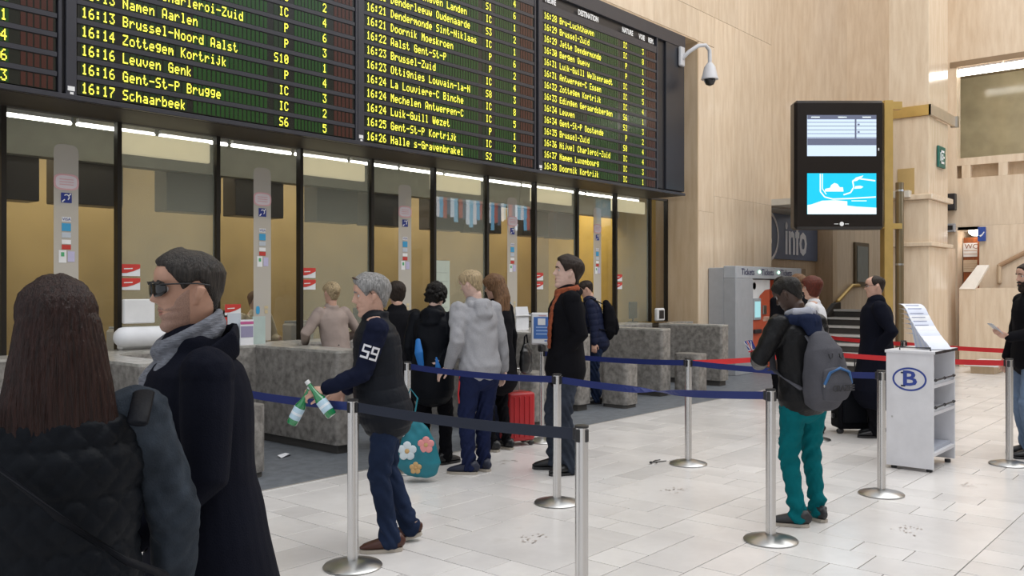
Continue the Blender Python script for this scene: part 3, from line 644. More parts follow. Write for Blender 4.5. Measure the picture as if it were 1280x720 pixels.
# small counter-top things
thingbox('card_terminal','small white device on the counter at the end of the glass','terminal',onY(828,8.5),8.55,1.01,[('body',WHITEP,-.13,.13,-.03,.05,0,.24,.02),('screen',DARKF,-.08,.08,-.036,-.03,.05,.2,0),],0)
t=empty('leaflet_holder',(onY(315,8.3),8.38,1.01),0,'stand of pink and white leaflets on the counter behind the sunglasses man','leaflets')
for q,(m,dx,h,y) in enumerate(((PAPER,0,.27,0),(CARDG,-.12,.34,.05),(mat('leaflet_green',(.45,.55,.52),.6),.17,.30,.03))):
    pg=bobj('leaflet',m,t,dx-.09,dx+.07,y,y+.01,.0,h)
    if q==0:
        bobj('leaflet_print',mat('leaflet_pink',(.55,.12,.30),.5),pg,-.09,.07,-.003,0,.22,.25); bobj('leaflet_print',mat('leaflet_lilac',(.30,.28,.42),.5),pg,-.085,.065,-.003,0,.08,.20)
t=empty('paper_tray',(onY(648,8.4),8.42,1.01),0,'tray of white paper on the counter beside the blue sign','paper')
for q in range(7): bobj('paper_sheet',PAPER,t,-.14+.004*q,.14+.003*q,-.1+.006*q,-.095+.006*q,.0 if q<1 else .002,.24+.016*q)
bobj('tray_shelf',WHITEP,t,-.17,.20,-.12,.0,.20,.215)
t=empty('paper_tray',(onY(171,8.4)+.1,8.5,1.01),0,'white curled paper roll tray on the counter right of the long-haired woman','paper')
bobj('upper_box',WHITEP,t,-.18,.14,0,.05,.26,.50,.01)
bm=bmesh.new(); tube(bm,[(-.18,0,.13),(.20,0,.13)],[.1,.1],14,side=(0,1,0)); obj('roll',bm,PAPER,t,smooth=True,flat_angle=50)
bobj('lower_box',WHITEP,t,-.2,.22,.02,.12,.0,.2,.02)
# white printed sheets on the pane beside the curly-haired person
nt_=empty('printed_notice',(onY(553,8.72),8.735,1.02),0,'tall pale printed notice taped inside the pane behind the curly-haired person','notice')
bobj('sheet',mat('notice_pale',(.52,.58,.50),.6),nt_,-.15,.16,0,.004,.25,.98)
for q in range(5): bobj('line_of_print',mat('notice_line',(.40,.44,.40),.6),nt_,-.12,.12,-.003,0,.33+q*.12,.336+q*.12)
# ================= ticket machines =================
tm=empty('ticket_machine',(15.1,7.50,0),label='grey ticket machine bank lettered Tickets against the stone wall',cat='machine')
bobj('cabinet',GREYP,tm,0,3.0,.25,.56,0,2.0,.01); bobj('header',mat('header_grey',(.42,.44,.47),.4),tm,0,3.0,0,.25,1.80,2.03,.01); bobj('side_panel',GREYP,tm,0,.72,0,.25,0,1.80,.01); bobj('side_panel',GREYP,tm,2.8,3.0,0,.25,0,1.80,.01)
ORM=mat('machine_orange',(.55,.10,.045),.4)
for k,xo in enumerate((.82,1.85)):
    f=bobj('front_panel',ORM,tm,xo,xo+.85,.10,.25,0,1.78,.005)
    bm=bmesh.new(); pp=[(xo,1.15),(xo,1.78),(xo+.85,1.78),(xo+.85,1.60),(xo+.62,1.58),(xo+.4,1.48),(xo+.28,1.36),(xo+.22,1.15)]
    bm.faces.new([bm.verts.new((x,.095,z)) for x,z in pp]); obj('white_field',bm,WHITEP,f)
    bobj('screen_bezel',GREYP,f,xo+.08,xo+.40,.07,.10,1.0,1.42,.01); bobj('screen',mat('machine_screen',(.1,.1,.1),.2,emit=(.35,.7,.75),es=.8),f,xo+.12,xo+.36,.064,.07,1.05,1.36)
    bobj('card_slot',DARKF,f,xo+.1,xo+.4,.05,.10,.74,.82,.01); bobj('keypad',STEELD,f,xo+.5,xo+.66,.07,.10,1.1,1.28,.01)
    bm=bmesh.new(); lathe(bm,[(.055,0),(.07,0),(.07,.003),(.055,.003),(.055,0)],20); obj('round_mark',bm,DARKF,f,loc=(xo+.14,.09,1.66),rot=(R(90),0,0))
for xo in (.22,1.08,1.95): text('lettering','Tickets',.17,(xo,-.006,1.92),0,mat('ticket_ink',(.06,.06,.12),.4),tm,bold=.002,sx=1.1)
for xo in (.98,1.85):
    bm=bmesh.new(); ball(bm,(xo,-.01,1.93),(.03,.02,.03)); obj('indicator_lamp',bm,mat('lamp_green',(.4,.9,.6),.4,emit=(.5,1,.75),es=3),tm)
# ================= stairs =================
st=empty('stairway',label='short flight of dark stairs with white treads beyond the suited man',cat='stairs')
TR=mat('tread_white',(.66,.65,.62),.4); RI=mat('riser_dark',(.06,.055,.05),.5)
sx0=17.2
for k in range(7):
    xa=sx0+.36*k; z=.165*(k+1)
    bobj('riser',RI,st,xa+.03,xa+.36,5.9,7.35,z-.165 if k else 0,z-.045); bobj('tread',TR,st,xa,xa+.39,5.9,7.30,z-.045,z,.004)
bm=bmesh.new(); q=[(sx0-.1,0),(sx0+2.6,0),(sx0+2.6,1.3),(sx0+2.3,1.28),(sx0-.1,.1)]
for y in (7.30,):
    a=[bm.verts.new((x,y,z)) for x,z in q]; b=[bm.verts.new((x,y+.1,z)) for x,z in q]; bm.faces.new(a); bm.faces.new(b[::-1])
    for i in range(5): bm.faces.new((a[i],a[(i+1)%5],b[(i+1)%5],b[i]))
obj('stringer',bm,RI,st)
h=empty('stair_handrail',label='brass handrail on the pale stair wall beside the dark window',cat='handrail')
a=(onY(1045,8.4),8.36,1.62-(377-360)/1110*22.3); b=(onY(1063,8.4),8.36,1.62+(360-357)/1110*23.5); bm=bmesh.new(); tube(bm,[a,b,(b[0]+.5,8.36,b[2])],[.05,.05,.05],10); obj('rail',bm,BRASS,h,smooth=True)
for p in (a,b): bm=bmesh.new(); tube(bm,[p,(p[0],8.46,p[2]-.05)],[.025,.025],8); obj('bracket',bm,BRONZE,h)
# ================= barriers =================
PH=.975
POSTS={'a':(3.38,5.80,'behind the man in sunglasses'),'b':(3.32,4.06,'in front of the man with 59 on his sleeve'),'c':(5.3,4.09,'in front of the man with the orange scarf'),'d':(7.26,4.08,'standing alone on the open floor with red and blue belts'),
'e':(3.39,2.47,'cut by the bottom edge of the picture, closest to the camera'),'f':(5.40,2.44,'beside the youth in teal jeans'),'g':(7.18,2.33,'just in front of the white cabinet'),'h':(9.15,1.83,'in front of the bearded man'),
'i':(5.34,5.78,'beside the teal floral bag'),'j':(9.29,3.71,'behind the youth in teal jeans'),'k':(12.9,5.2,'in front of the stairs'),'l':(11.45,3.45,'behind the suited man'),'m':(11.1,1.6,'behind the bearded man')}
pm={}
def postmeshes():
    bm=bmesh.new(); lathe(bm,[(0,0),(.168,0),(.172,.008),(.165,.016),(.06,.042),(.035,.046),(0,.046)],40); pm['base']=bm
    bm=bmesh.new()
    prof=[]; n=24
    ring0=[];ring1=[]
    for k in range(n):
        a=2*math.pi*k/n; r=.0315 if (k%6) not in (0,) else .0235
        ring0.append(bm.verts.new((r*math.cos(a),r*math.sin(a),.04))); ring1.append(bm.verts.new((r*math.cos(a),r*math.sin(a),PH-.012)))
    for k in range(n): bm.faces.new((ring0[k],ring0[(k+1)%n],ring1[(k+1)%n],ring1[k]))
    bm.faces.new(ring1); pm['pole']=bm
    bm=bmesh.new(); lathe(bm,[(.033,PH-.012),(.034,PH-.002),(.028,PH),(0,PH)],24); pm['cap']=bm
    bm=bmesh.new(); 
    for k in range(4):
        box(bm,.024,.034,-.012,.012,PH-.078,PH-.018,.002,M=Matrix.Rotation(k*math.pi/2,4,'Z'))
    pm['belt_socket']=bm
postmeshes()
ms={}
for k,(m,sm) in {'base':(STEELD,1),'pole':(STEEL,1),'cap':(BLACKP,1),'belt_socket':(BLACKP,0)}.items():
    o=obj(k,pm[k],m,None,smooth=bool(sm),flat_angle=35); ms[k]=o.data; bpy.data.objects.remove(o)
for k,(x,y,d) in POSTS.items():
    t=empty('barrier_post',(x,y,0),0,'brushed steel barrier post '+d,'post','steel queue barrier posts')
    for q in ('base','pole','cap','belt_socket'): link(q,ms[q],None,t)
def belt(p,q,m,label,z0=.93,z1=.93,sag=.02,twist=0,hgt=.05):
    a=V(*p,z0); b=V(*q,z1); d=(b-a).normalized(); a=a+d*.035; b=b-d*.035; n=V(-d.y,d.x,0); bm=bmesh.new(); S=24; prev=None
    for i in range(S+1):
        t=i/S; c=a.lerp(b,t); c.z-=sag*4*t*(1-t)
        ang=math.pi*twist*(1/(1+math.exp(-(t-.5)*14))); u=V(0,0,1)*math.cos(ang)+n*math.sin(ang); w_=n*math.cos(ang)-V(0,0,1)*math.sin(ang)
        h=hgt/2; ring=[bm.verts.new(c+u*s*h+w_*r*.0012) for s,r in ((1,1),(-1,1),(-1,-1),(1,-1))]
        if prev:
            for k in range(4): bm.faces.new((prev[k],prev[(k+1)%4],ring[(k+1)%4],ring[k]))
        else: bm.faces.new(ring)
        prev=ring
    bm.faces.new(prev[::-1]); t_=empty('barrier_belt',(0,0,0),0,label,'belt','retractable queue belts')
    obj('webbing',bm,m,t_)
    r=math.atan2(d.y,d.x)
    for c,s in ((a,1),(b,-1)):
        bobj('belt_clip',BLACKP,t_,-.006,.012,-.008,.008,-.029,.029,.002,loc=(c if s==1 else c),rot=(0,0,r if s==1 else r+math.pi))
Q={k:(v[0],v[1]) for k,v in POSTS.items()}
belt(Q['a'],Q['b'],NAVYB,'navy belt running back from the 59 sleeve towards the first granite fin')
belt(Q['b'],Q['e'],DKB,'very dark navy belt sagging across the queue, closest to the camera',sag=.015,hgt=.055)
belt(Q['i'],Q['c'],NAVYB,'blue belt under the hand of the grey hooded youth')
belt(Q['c'],Q['f'],NAVYB,'twisted blue belt ending at the post by the teal jeans',twist=1,sag=.03)
belt((7.32,5.85),Q['d'],NAVYB,'blue belt from the sign post to the lone post with red belt')
belt(Q['d'],Q['g'],NAVYB,'blue belt passing behind the grey backpack to the cabinet post')
belt(Q['d'],Q['j'],REDB,'red belt left of the leather jacket, leaving the lone post')
belt(Q['j'],Q['h'],REDB,'red belt passing behind the white cabinet to the bearded man')
belt(Q['k'],Q['l'],REDB,'red belt in front of the dark stairs')
belt(Q['l'],Q['m'],REDB,'far red belt in front of the stone end wall')
# sign post
t=empty('sign_post',(7.32,5.85,0),0,'steel post carrying a small blue notice in a white frame','sign')
bobj_=None
for q in ('base','pole'): 
    o=link(q,ms[q],None,t); 
    if q=='pole': o.scale=(.8,.8,1.0)
bobj('sign_neck',BLACKP,t,-.04,.04,-.03,.03,.95,1.02,.01)
s=bobj('sign_frame',mat('frame_white',(.62,.62,.64),.35),t,-.115,.115,-.015,.015,1.02,1.36,.012,rot=(0,0,R(-60)))
SBL=mat('sign_sheet_blue',(.06,.17,.50),.4)
bobj('sheet',PAPER,s,-.10,.10,-.018,-.014,1.04,1.345); bobj('blue_field',SBL,s,-.085,.085,-.020,-.017,1.085,1.315); bobj('white_box',PAPER,s,-.04,.04,-.022,-.019,1.23,1.30)
for z in (1.20,1.165,1.13): bobj('line_of_print',mat('print_pale_blue',(.35,.5,.8),.5),s,-.06,.06,-.022,-.019,z,z+.012)
bobj('line_of_print',mat('print_rose',(.6,.35,.4),.5),s,-.03,.05,-.022,-.017,1.325,1.333); bobj('line_of_print',SBL,s,.03,.08,-.022,-.017,1.06,1.07)
# ================= cabinet =================
cb=empty('leaflet_cabinet',(8.28,2.245,0),0,'white open-shelved cabinet on castors with an oval B emblem','cabinet')
D,Wd,Hh=.70,.40,1.06
WB2=mat('cabinet_white',(.70,.70,.73),.4)
bobj('front_panel',WB2,cb,0,.02,0,Wd,.03,Hh-.02,.002); bobj('back_panel',WB2,cb,D-.02,D,0,Wd,.03,Hh-.02,.002); bobj('side_panel',WB2,cb,.02,D-.02,Wd-.02,Wd,.03,Hh-.02)
bobj('top_panel',WB2,cb,-.01,D+.02,-.015,Wd+.01,Hh-.02,Hh+.005,.003)
bobj('top_edge',BLACKP,cb,-.0,D+.02,-.019,-.015,Hh-.02,Hh+.003)
for z in (.14,.50,.74):
    sh=bobj('shelf',WB2,cb,.02,D-.02,.0,Wd-.02,z,z+.03,.002)
    if z>.3:
        bm=bmesh.new(); tube(bm,[(.03,-.005,z+.07),(D-.03,-.005,z+.07)],[.008,.008],8); 
        for xx in (.05,.33,.62): ball(bm,(xx,-.005,z+.07),.016,1)
        obj('shelf_rail',bm,BLACKP,sh)
bobj('leaflet_stack',mat('leaflet_stack_grey',(.45,.48,.56),.5),cb,.06,D-.05,.03,.33,.171,.20)
for xx in (.06,D-.06):
    for yy in (.05,Wd-.05):
        bm=bmesh.new(); lathe(bm,[(0,0),(.026,.0),(.027,.012),(.026,.028),(0,.031)],14); obj('castor',bm,BLACKP,cb,loc=(xx,yy,0))
bm=bmesh.new(); tube(bm,[(.06,.30,Hh),(.06,.30,Hh+.03),(.06,.04,Hh+.03),(.06,.04,Hh)],[.008]*4,8); obj('wire_handle',bm,BLACKP,cb)
bm=bmesh.new(); rx,rz=.145,.105; cz=.81; cy=Wd/2-.0
for k in range(48):
    a0,a1=2*math.pi*k/48,2*math.pi*(k+1)/48
    bm.faces.new([bm.verts.new((-.0015,cy+(rx-q)*math.cos(t),cz+(rz-q)*math.sin(t))) for q,t in ((0,a0),(0,a1),(.016,a1),(.016,a0))])
obj('oval_emblem',bm,BLUEI,cb)
text('lettering','B',.185,(-.003,cy,cz+.002),R(-90),BLUEI,cb,'CENTER',bold=.004,sx=1.25)
for s_ in (-.066,-.066+.0): bobj('letter_serif',BLUEI,cb,-.003,-.001,cy+.035,cy+.072,cz+.050,cz+.062); bobj('letter_serif',BLUEI,cb,-.003,-.001,cy+.035,cy+.072,cz-.066,cz-.054)
bobj('small_lock',STEELD,cb,-.004,0,.34,.355,.46,.475)
# curled papers
lf=empty('paper_leaflets',(8.62,2.40,Hh+.012),R(-38),'curling sheaf of white printed sheets leaning on top of the white cabinet','leaflets')
for q in range(7):
    bm=bmesh.new(); n=12; prev=None; off=-.030*q; tp=.40-.045*q
    for i in range(n+1):
        t=i/n; y=off+.10-.10*(1-t)**2+.16*t**3+.02*q*t*t; z=tp*math.sin(t*1.62)
        r=[bm.verts.new((-.11+.004*q,y,z)),bm.verts.new((.10+.004*q,y,z))]
        if prev: bm.faces.new((prev[0],prev[1],r[1],r[0]))
        prev=r
    o=obj('sheet',bm,PAPER if q%2 else mat('sheet_bluish',(.68,.72,.84),.5),lf,smooth=True)
    for zz in range(3):
        t=.55+.12*zz; y=off+.10-.10*(1-t)**2+.16*t**3+.02*q*t*t; z=tp*math.sin(t*1.62)
        bobj('line_of_print',mat('sheet_print',(.30,.33,.50),.5),o,-.09,.05,y-.003,y-.0015,z,z+.005)
# litter
bm=bmesh.new(); lx,ly=fl(818,579); t=empty('earphones',(lx,ly,0),0,'small dark tangled earphones dropped on the floor by the lone post','litter')
tube(bm,[(-.05,0,.012),(0,.02,.008),(.06,-.01,.006),(.14,-.04,.006)],[.006,.005,.005,.004],6); tube(bm,[(0,.02,.008),(.09,.05,.006),(.15,.03,.006)],[.005,.005,.004],6); obj('cable',bm,BLACKP,t)
bm=bmesh.new(); ball(bm,(-.06,0,.016),(.02,.014,.012)); ball(bm,(-.01,-.03,.014),(.016,.012,.01)); obj('earbud',bm,DARKF,t)
lx,ly=fl(356,571); t=empty('paper_scrap',(lx,ly,.002),.4,'crumpled white scrap of paper on the dark floor by the granite counter','litter')
bm=bmesh.new(); q=[(-.09,-.02,.004),(.0,-.05,.03),(.09,-.02,.006),(.08,.04,.02),(-.01,.03,.004),(-.08,.03,.025)]; vs=[bm.verts.new(p) for p in q]; c=bm.verts.new((0,0,.035)); [bm.faces.new((vs[i],vs[(i+1)%6],c)) for i in range(6)]; bm.faces.new(vs[::-1]); obj('crumpled_sheet',bm,PAPER,t)
# ================= people =================
def remesh(bm,name,m,parent,voxel,it=2,fac=.5,disp=None,matfn=None):
    me=bpy.data.meshes.new(name); bmesh.ops.recalc_face_normals(bm,faces=bm.faces[:]); bm.to_mesh(me); bm.free()
    o=bpy.data.objects.new(name,me); COL.objects.link(o)
    r=o.modifiers.new('r','REMESH'); r.mode='VOXEL'; r.voxel_size=voxel
    if it: s=o.modifiers.new('s','SMOOTH'); s.factor=fac; s.iterations=it
    dg=bpy.context.evaluated_depsgraph_get(); me2=bpy.data.meshes.new_from_object(o.evaluated_get(dg)); o.modifiers.clear(); o.data=me2; bpy.data.meshes.remove(me); me2.name=name
    n=len(me2.vertices)
    if disp is not None and n:
        co=np.empty(n*3,dtype=np.float32); me2.vertices.foreach_get('co',co); co=co.reshape(-1,3)
        no=np.empty(n*3,dtype=np.float32); me2.vertices.foreach_get('normal',no); no=no.reshape(-1,3)
        d=disp(co,no); co=co+no*d[:,None]; me2.vertices.foreach_set('co',co.ravel()); me2.update()
    me2.polygons.foreach_set('use_smooth',[True]*len(me2.polygons))
    me2.materials.clear()
    for q in (m if isinstance(m,(list,tuple)) else [m]): me2.materials.append(q)
    if matfn is not None:
        c=np.empty(len(me2.polygons)*3,dtype=np.float32); me2.polygons.foreach_get('center',c); c=c.reshape(-1,3); me2.polygons.foreach_set('material_index',matfn(c).astype(np.int32))
    o.parent=parent; return o
def wob(co,f,ph):
    x,y,z=co[:,0],co[:,1],co[:,2]
    return np.sin(f*(x*.9+.35*np.sin(f*.5*z+ph))+ph)*np.sin(f*(y*.8+.3*np.sin(f*.6*x))+2*ph)*np.sin(f*(z*.9+.4*np.sin(f*.45*y+ph))+3*ph)
def folds(amp,f=22,ph=0.,z0=None,z1=None,diag=.6):
    def g(co,no):
        x,y,z=co[:,0],co[:,1],co[:,2]
        a=np.sin(f*(z+diag*x*np.sin(3*y+ph)+.25*np.sin(7*y+ph)+.1*np.sin(13*x+ph))+ph)
        b=wob(co,f*.7,ph+1)
        d=amp*(.6*a*np.clip(.4+wob(co,9,ph+2)*2,0,1)+.8*b)
        return d.astype(np.float32)
    return g
def puffer(amp,pitch,ph=0.):
    def g(co,no):
        z=co[:,2]+.012*np.sin(9*co[:,0]+ph)
        t=np.abs(np.sin(np.pi*z/pitch+ph)); d=amp*(np.sqrt(t)-1)*(1-np.abs(no[:,2])*.5)+.25*amp*wob(co,60,ph)
        return d.astype(np.float32)
    return g
def quilt(amp,p,ph=0.):
    def g(co,no):
        x,y,z=co[:,0],co[:,1],co[:,2]; a=np.abs(np.sin(np.pi*(y*.9+z*.8)/p)); b=np.abs(np.sin(np.pi*(y*.9-z*.8)/p)); c=np.abs(np.sin(np.pi*z/.115))
        return (amp*(np.sqrt(np.minimum(a,b))-1)*.7+amp*(np.sqrt(c)-1)).astype(np.float32)
    return g
HH=.235
zf=np.array([0,.012,.028,.042,.055,.066,.076,.086,.10,.115,.13,.145,.16,.175,.19,.205,.22,.230,.235])
xf=np.array([.050,.078,.084,.077,.086,.080,.089,.082,.084,.084,.084,.083,.094,.094,.090,.078,.052,.028,0])
zb=np.array([0,.03,.06,.10,.14,.17,.195,.215,.228,.235]); xb=np.array([.03,.050,.068,.086,.100,.103,.094,.070,.038,0])
zw=np.array([0,.015,.03,.06,.09,.12,.15,.175,.20,.218,.230,.235]); ww=np.array([.025,.040,.050,.060,.067,.071,.075,.076,.068,.050,.025,0])
def headpts(seg,nz,jaw=1.0,smile=0):
    zs=np.concatenate([np.linspace(0,.215,nz-8),HH-(HH-.215)*np.cos(np.linspace(0,np.pi/2,9))[1:]])if False else np.concatenate([np.linspace(0.0,.205,nz-10,endpoint=False),.205+.030*np.sin(np.linspace(0,np.pi/2,10))])
    th=np.linspace(-np.pi,np.pi,seg,endpoint=False)
    Z,T=np.meshgrid(zs,th,indexing='ij')
    F=np.interp(Z,zf,xf); B=np.interp(Z,zb,xb); W=np.interp(Z,zw,ww)*np.where(Z<.1,jaw,1)
    c,s=np.cos(T),np.sin(T); pc=np.sign(c)*np.abs(c)**.85; ps=np.sign(s)*np.abs(s)**.9
    Xc=np.where(c>0,F*pc,B*pc); Yc=W*ps
    def G(y0,sy,z0,sz): return np.exp(-((np.abs(Yc)-y0)/sy)**2-((Z-z0)/sz)**2)
    fr=(c>0)
    d=np.zeros_like(Z)
    d+= .010*np.exp(-(Yc/.009)**2-((Z-.135)/.018)**2)          # bridge
    d+= .020*np.exp(-(Yc/.0105)**2-((Z-.112)/.016)**2)
    d+= .017*np.exp(-(Yc/.012)**2-((Z-.100)/.009)**2)         # tip
    d+= .008*G(.014,.007,.098,.007)
    d-= .013*G(.031,.014,.132,.012)                           # sockets
    d+= .006*G(.030,.018,.152,.007)
    d+= .006*G(.045,.015,.108,.014)                           # cheek
    d-= .006*G(.042,.014,.075,.018)
    d-= .004*np.exp(-(Yc/.022)**2-((Z-.0655)/.0022)**2)
    d+= .003*np.exp(-(Yc/.012)**2-((Z-.022)/.010)**2)
    Xc=Xc+np.where(fr,d,0)
    return Z,T,Xc,Yc
def gridmesh(bm,Xc,Yc,Z,M):
    nz,ns=Z.shape; vs=[[bm.verts.new(M@V(float(Xc[i,j]),float(Yc[i,j]),float(Z[i,j]))) for j in range(ns)] for i in range(nz-1)]
    top=bm.verts.new(M@V(float(Xc[-1].mean()),0,float(Z[-1,0]))); bot=bm.verts.new(M@V(float(Xc[0].mean()),0,float(Z[0,0])-.004))
    for i in range(nz-2):
        for j in range(ns): bm.faces.new((vs[i][j],vs[i][(j+1)%ns],vs[i+1][(j+1)%ns],vs[i+1][j]))
    for j in range(ns): bm.faces.new((vs[-1][j],vs[-1][(j+1)%ns],top)); bm.faces.new((vs[0][(j+1)%ns],vs[0][j],bot))
def ik(a,t,l1,l2,hint):
    a=V(a);t=V(t); d=t-a; L=d.length
    if L>(l1+l2)*.995: t=a+d.normalized()*(l1+l2)*.995; d=t-a; L=d.length
    x=(L*L+l1*l1-l2*l2)/(2*L); h=math.sqrt(max(0,l1*l1-x*x)); u=d.normalized(); hv=V(hint)-u*V(hint).dot(u); hv.normalize()
    return a+u*x+hv*h, t
def hand(bm,w,d,n,thumb_side,curl=.4,s=1.0,spread=.06,vox=1):
    """palm + five fingers. w wrist, d finger direction, n palm-normal (fingers curl towards n)"""
    d=V(d).normalized(); n=(V(n)-d*V(n).dot(d)).normalized(); a=d.cross(n).normalized()*thumb_side
    w=V(w)
    tube(bm,[w-d*.02*s,w+d*.01*s,w+d*.05*s,w+d*.085*s],[(.027*s,.019*s),(.03*s,.017*s),(.040*s,.016*s),(.040*s,.013*s)],12,side=a)
    for k,(off,L) in enumerate(((.031,.070),(.011,.080),(-.010,.074),(-.030,.058))):
        b=w+d*.085*s+a*off*s; dd=(d+a*spread*(1.5-k)*.8).normalized(); pts=[b-dd*.01*s]; p=b; ang=0
        for q,fr in enumerate((.45,.32,.23)):
            ang+=curl*(.9 if q else .8); v=dd*math.cos(ang)+n*math.sin(ang); p=p+v*L*fr*s; pts.append(p)
        tube(bm,pts,[.0092*s,.0088*s,.008*s,.0066*s],8)
    tb=w+d*.025*s+a*.028*s; t1=tb+(d*.6+a*.65+n*.3).normalized()*.036*s; t2=t1+(d*.85+a*.25+n*(.3+curl*.5)).normalized()*.030*s; t3=t2+(d*.9-a*.1*curl+n*curl*.8).normalized()*.022*s
    tube(bm,[tb,t1,t2,t3],[.0135*s,.0115*s,.010*s,.008*s],8)
def lerpz(z,tab):
    for (z0,a),(z1,b) in zip(tab,tab[1:]):
        if z<=z1: 
            t=max(0,(z-z0)/(z1-z0)); return tuple(p+(q-p)*t for p,q in zip(a,b))
    return tab[-1][1]
HAIRLINES={'short':([0,35,58,72,95,118,150,180],[.196,.190,.160,.118,.150,.095,.050,.042]),
'cover':([0,30,50,70,95,118,150,180],[.178,.172,.140,.09,.07,.04,.02,.01]),
'bald':([0,40,62,74,82,100,120,150,180],[.245,.243,.215,.15,.125,.150,.095,.050,.042]),
'bob':([0,30,50,68,90,118,150,180],[.175,.165,.12,.04,.02,.01,.005,.0])}
PERS={}
def person(key,label,x,y,heading,h,skin,top,legs,shoes,hair,lean=(0,0),head=(0,0,0),lh=None,rh=None,lf=None,rf=None,build=1.0,vox=.009,female=False,pelvis=None,sway=0):
    k=h/1.75
    root=empty('person',(x,y,0),R(heading),label,'person'); root['group']=root.get('group','people in the hall'); del root['group']
    sh=.185*build*(.88 if female else 1); hipw=.092
    pz=pelvis or .93
    pel=V(sway,0,pz); ch=V(lean[0]+sway,lean[1],1.33+(pz-.93)); nk=V(lean[0]*1.18+sway,lean[1]*1.1,1.475+(pz-.93))
    def spine(z):  # x,y offset along torso
        t=(z-.93)/(1.33-.93); t=max(-.35,min(1.4,t)); e=t*t*(3-2*t) if 0<t<1 else t
        return V(sway+lean[0]*t,lean[1]*t,z+(pz-.93))
    sL=spine(1.42)+V(0,sh,0); sR=spine(1.42)+V(0,-sh,0)
    lh=lh or dict(t=(.05,.26,.78)); rh=rh or dict(t=(.05,-.26,.78))
    arms=[]
    for s,S,H in ((1,sL,lh),(-1,sR,rh)):
        t=V(H['t'])+(V(0,0,0)); e,wr=ik(S,t,.285,.255,H.get('hint',(-1,s*.35,-.4))); d=V(H.get('d',(wr-e))); arms.append((s,S,e,wr,d.normalized(),H))
    lf=lf or dict(p=(.02,.10)); rf=rf or dict(p=(-.02,-.10)); legsL=[]
    for s,Fd in ((1,lf),(-1,rf)):
        hp=pel+V(0,s*hipw,-.03); fx,fy=Fd['p']; fz=Fd.get('z',0); an=V(fx,fy,.085+fz); kn,an=ik(hp,an,.425,.40,Fd.get('hint',(1,s*.08,0))); legsL.append((s,hp,kn,an,Fd))
    # head matrix
    yaw,pitch,roll=head
    HM=Matrix.Translation(nk+V(.012,0,.045+hair.get('lift',.004)))@Euler((R(roll),R(pitch),R(yaw)),'XYZ').to_matrix().to_4x4()@Matrix.Translation(V(.0,0,-.005))
    hs_=hair.get('hs',1.0); HS=HM@Matrix.Diagonal((1.03*hs_,1.03*hs_,1.05*hs_,1))
    K=Matrix.Scale(k,4)
    # ---- body
    bm=bmesh.new()
    Z,T,Xc,Yc=headpts(64,56); gridmesh(bm,Xc,Yc,Z,HS)
    for s in (() if hair.get('style') in ('cover','bob') else (1,-1)):
        tube(bm,[HS@V(-.004,s*.070,.090),HS@V(-.008,s*.080,.106),HS@V(-.015,s*.086,.130)],[(.008,.006),(.013,.007),(.016,.007)],10,side=HS.to_3x3()@V(1,0,.1))
    tube(bm,[nk+V(-.01,0,-.06),nk+V(.0,0,.0),HS@V(-.018,0,.03),HS@V(-.012,0,.07)],[(.066,.056),(.052,.052),(.049,.051),(.047,.047)],20,side=(0,1,0))
    TT=[(.80,(.085,.135)),(.93,(.085,.14)),(1.08,(.085,.13)),(1.22,(.10,.15)),(1.34,(.105,.165)),(1.42,(.085,.15)),(1.47,(.06,.09))]
    zs=[.84,.93,1.0,1.08,1.15,1.22,1.28,1.34,1.38,1.42,1.46]
    tube(bm,[spine(z) for z in zs],[(lerpz(z,TT)[1]*build,lerpz(z,TT)[0]*build) for z in zs],24,side=(0,1,0))
    for s,S,e,wr,d,H in arms:
        tube(bm,[S,(S+e)/2,e,(e*.5+wr*.5),wr],[.048,.043,.036,.034,.024],14)
        n=V(H.get('n',(0,-s,0))); hand(bm,wr+d*.005,d,n,H.get('ts',s*(1 if True else 1)),H.get('curl',.45),s=.95 if female else 1.0)
    for s,hp,kn,an,Fd in legsL:
        tube(bm,[hp+V(0,0,.02),(hp+kn)/2,kn,kn*.6+an*.4,an],[.078,.066,.050,.049,.034],16)
        yw=R(Fd.get('yaw',s*8)); f=V(math.cos(yw),math.sin(yw),0); tube(bm,[an+V(0,0,-.02),an+f*.05+V(0,0,-.045),an+f*.13+V(0,0,-.06)],[.030,.030,.022],12)
    bmesh.ops.transform(bm,matrix=K,verts=bm.verts[:])
    body=remesh(bm,'body',skin,root,vox*.75 if vox<.008 else vox*.85,it=1,fac=.4)
    # eyes
    for s in (1,-1):
        bm=bmesh.new(); bmesh.ops.create_uvsphere(bm,u_segments=14,v_segments=10,radius=.0125*k,matrix=Matrix.Rotation(R(90),4,'Y'))
        o=obj('eye',bm,[mat('eye_white',(.55,.52,.50),.3),mat('iris_dark',(.04,.025,.015),.15)],root,smooth=True); o.location=K@(HS@V(.0665,s*.031,.131)); o.rotation_euler=(HS.to_3x3()@Matrix.Identity(3)).to_euler()
        for p in o.data.polygons:
            if p.center.x>.0095*k: p.material_index=1
    # eyebrows, lips
    hc=hair.get('mat') 
    if hair.get('brow',True):
        for s in (1,-1):
            bm=bmesh.new(); tube(bm,[HS@V(.0905,s*.013,.150),HS@V(.091,s*.030,.155),HS@V(.080,s*.048,.149)],[(.0045,.004),(.0045,.004),(.003,.003)],8,side=(0,0,1)); bmesh.ops.transform(bm,matrix=K,verts=bm.verts[:]); obj('eyebrow',bm,hair.get('browmat',hc),root,smooth=True)
    bm=bmesh.new(); 
    tube(bm,[HS@V(.069,-.024,.067),HS@V(.0845,-.010,.0705),HS@V(.0865,0,.0695),HS@V(.0845,.010,.0705),HS@V(.069,.024,.067)],[(.002,.002),(.0045,.003),(.0042,.003),(.0045,.003),(.002,.002)],8,side=(0,0,1))
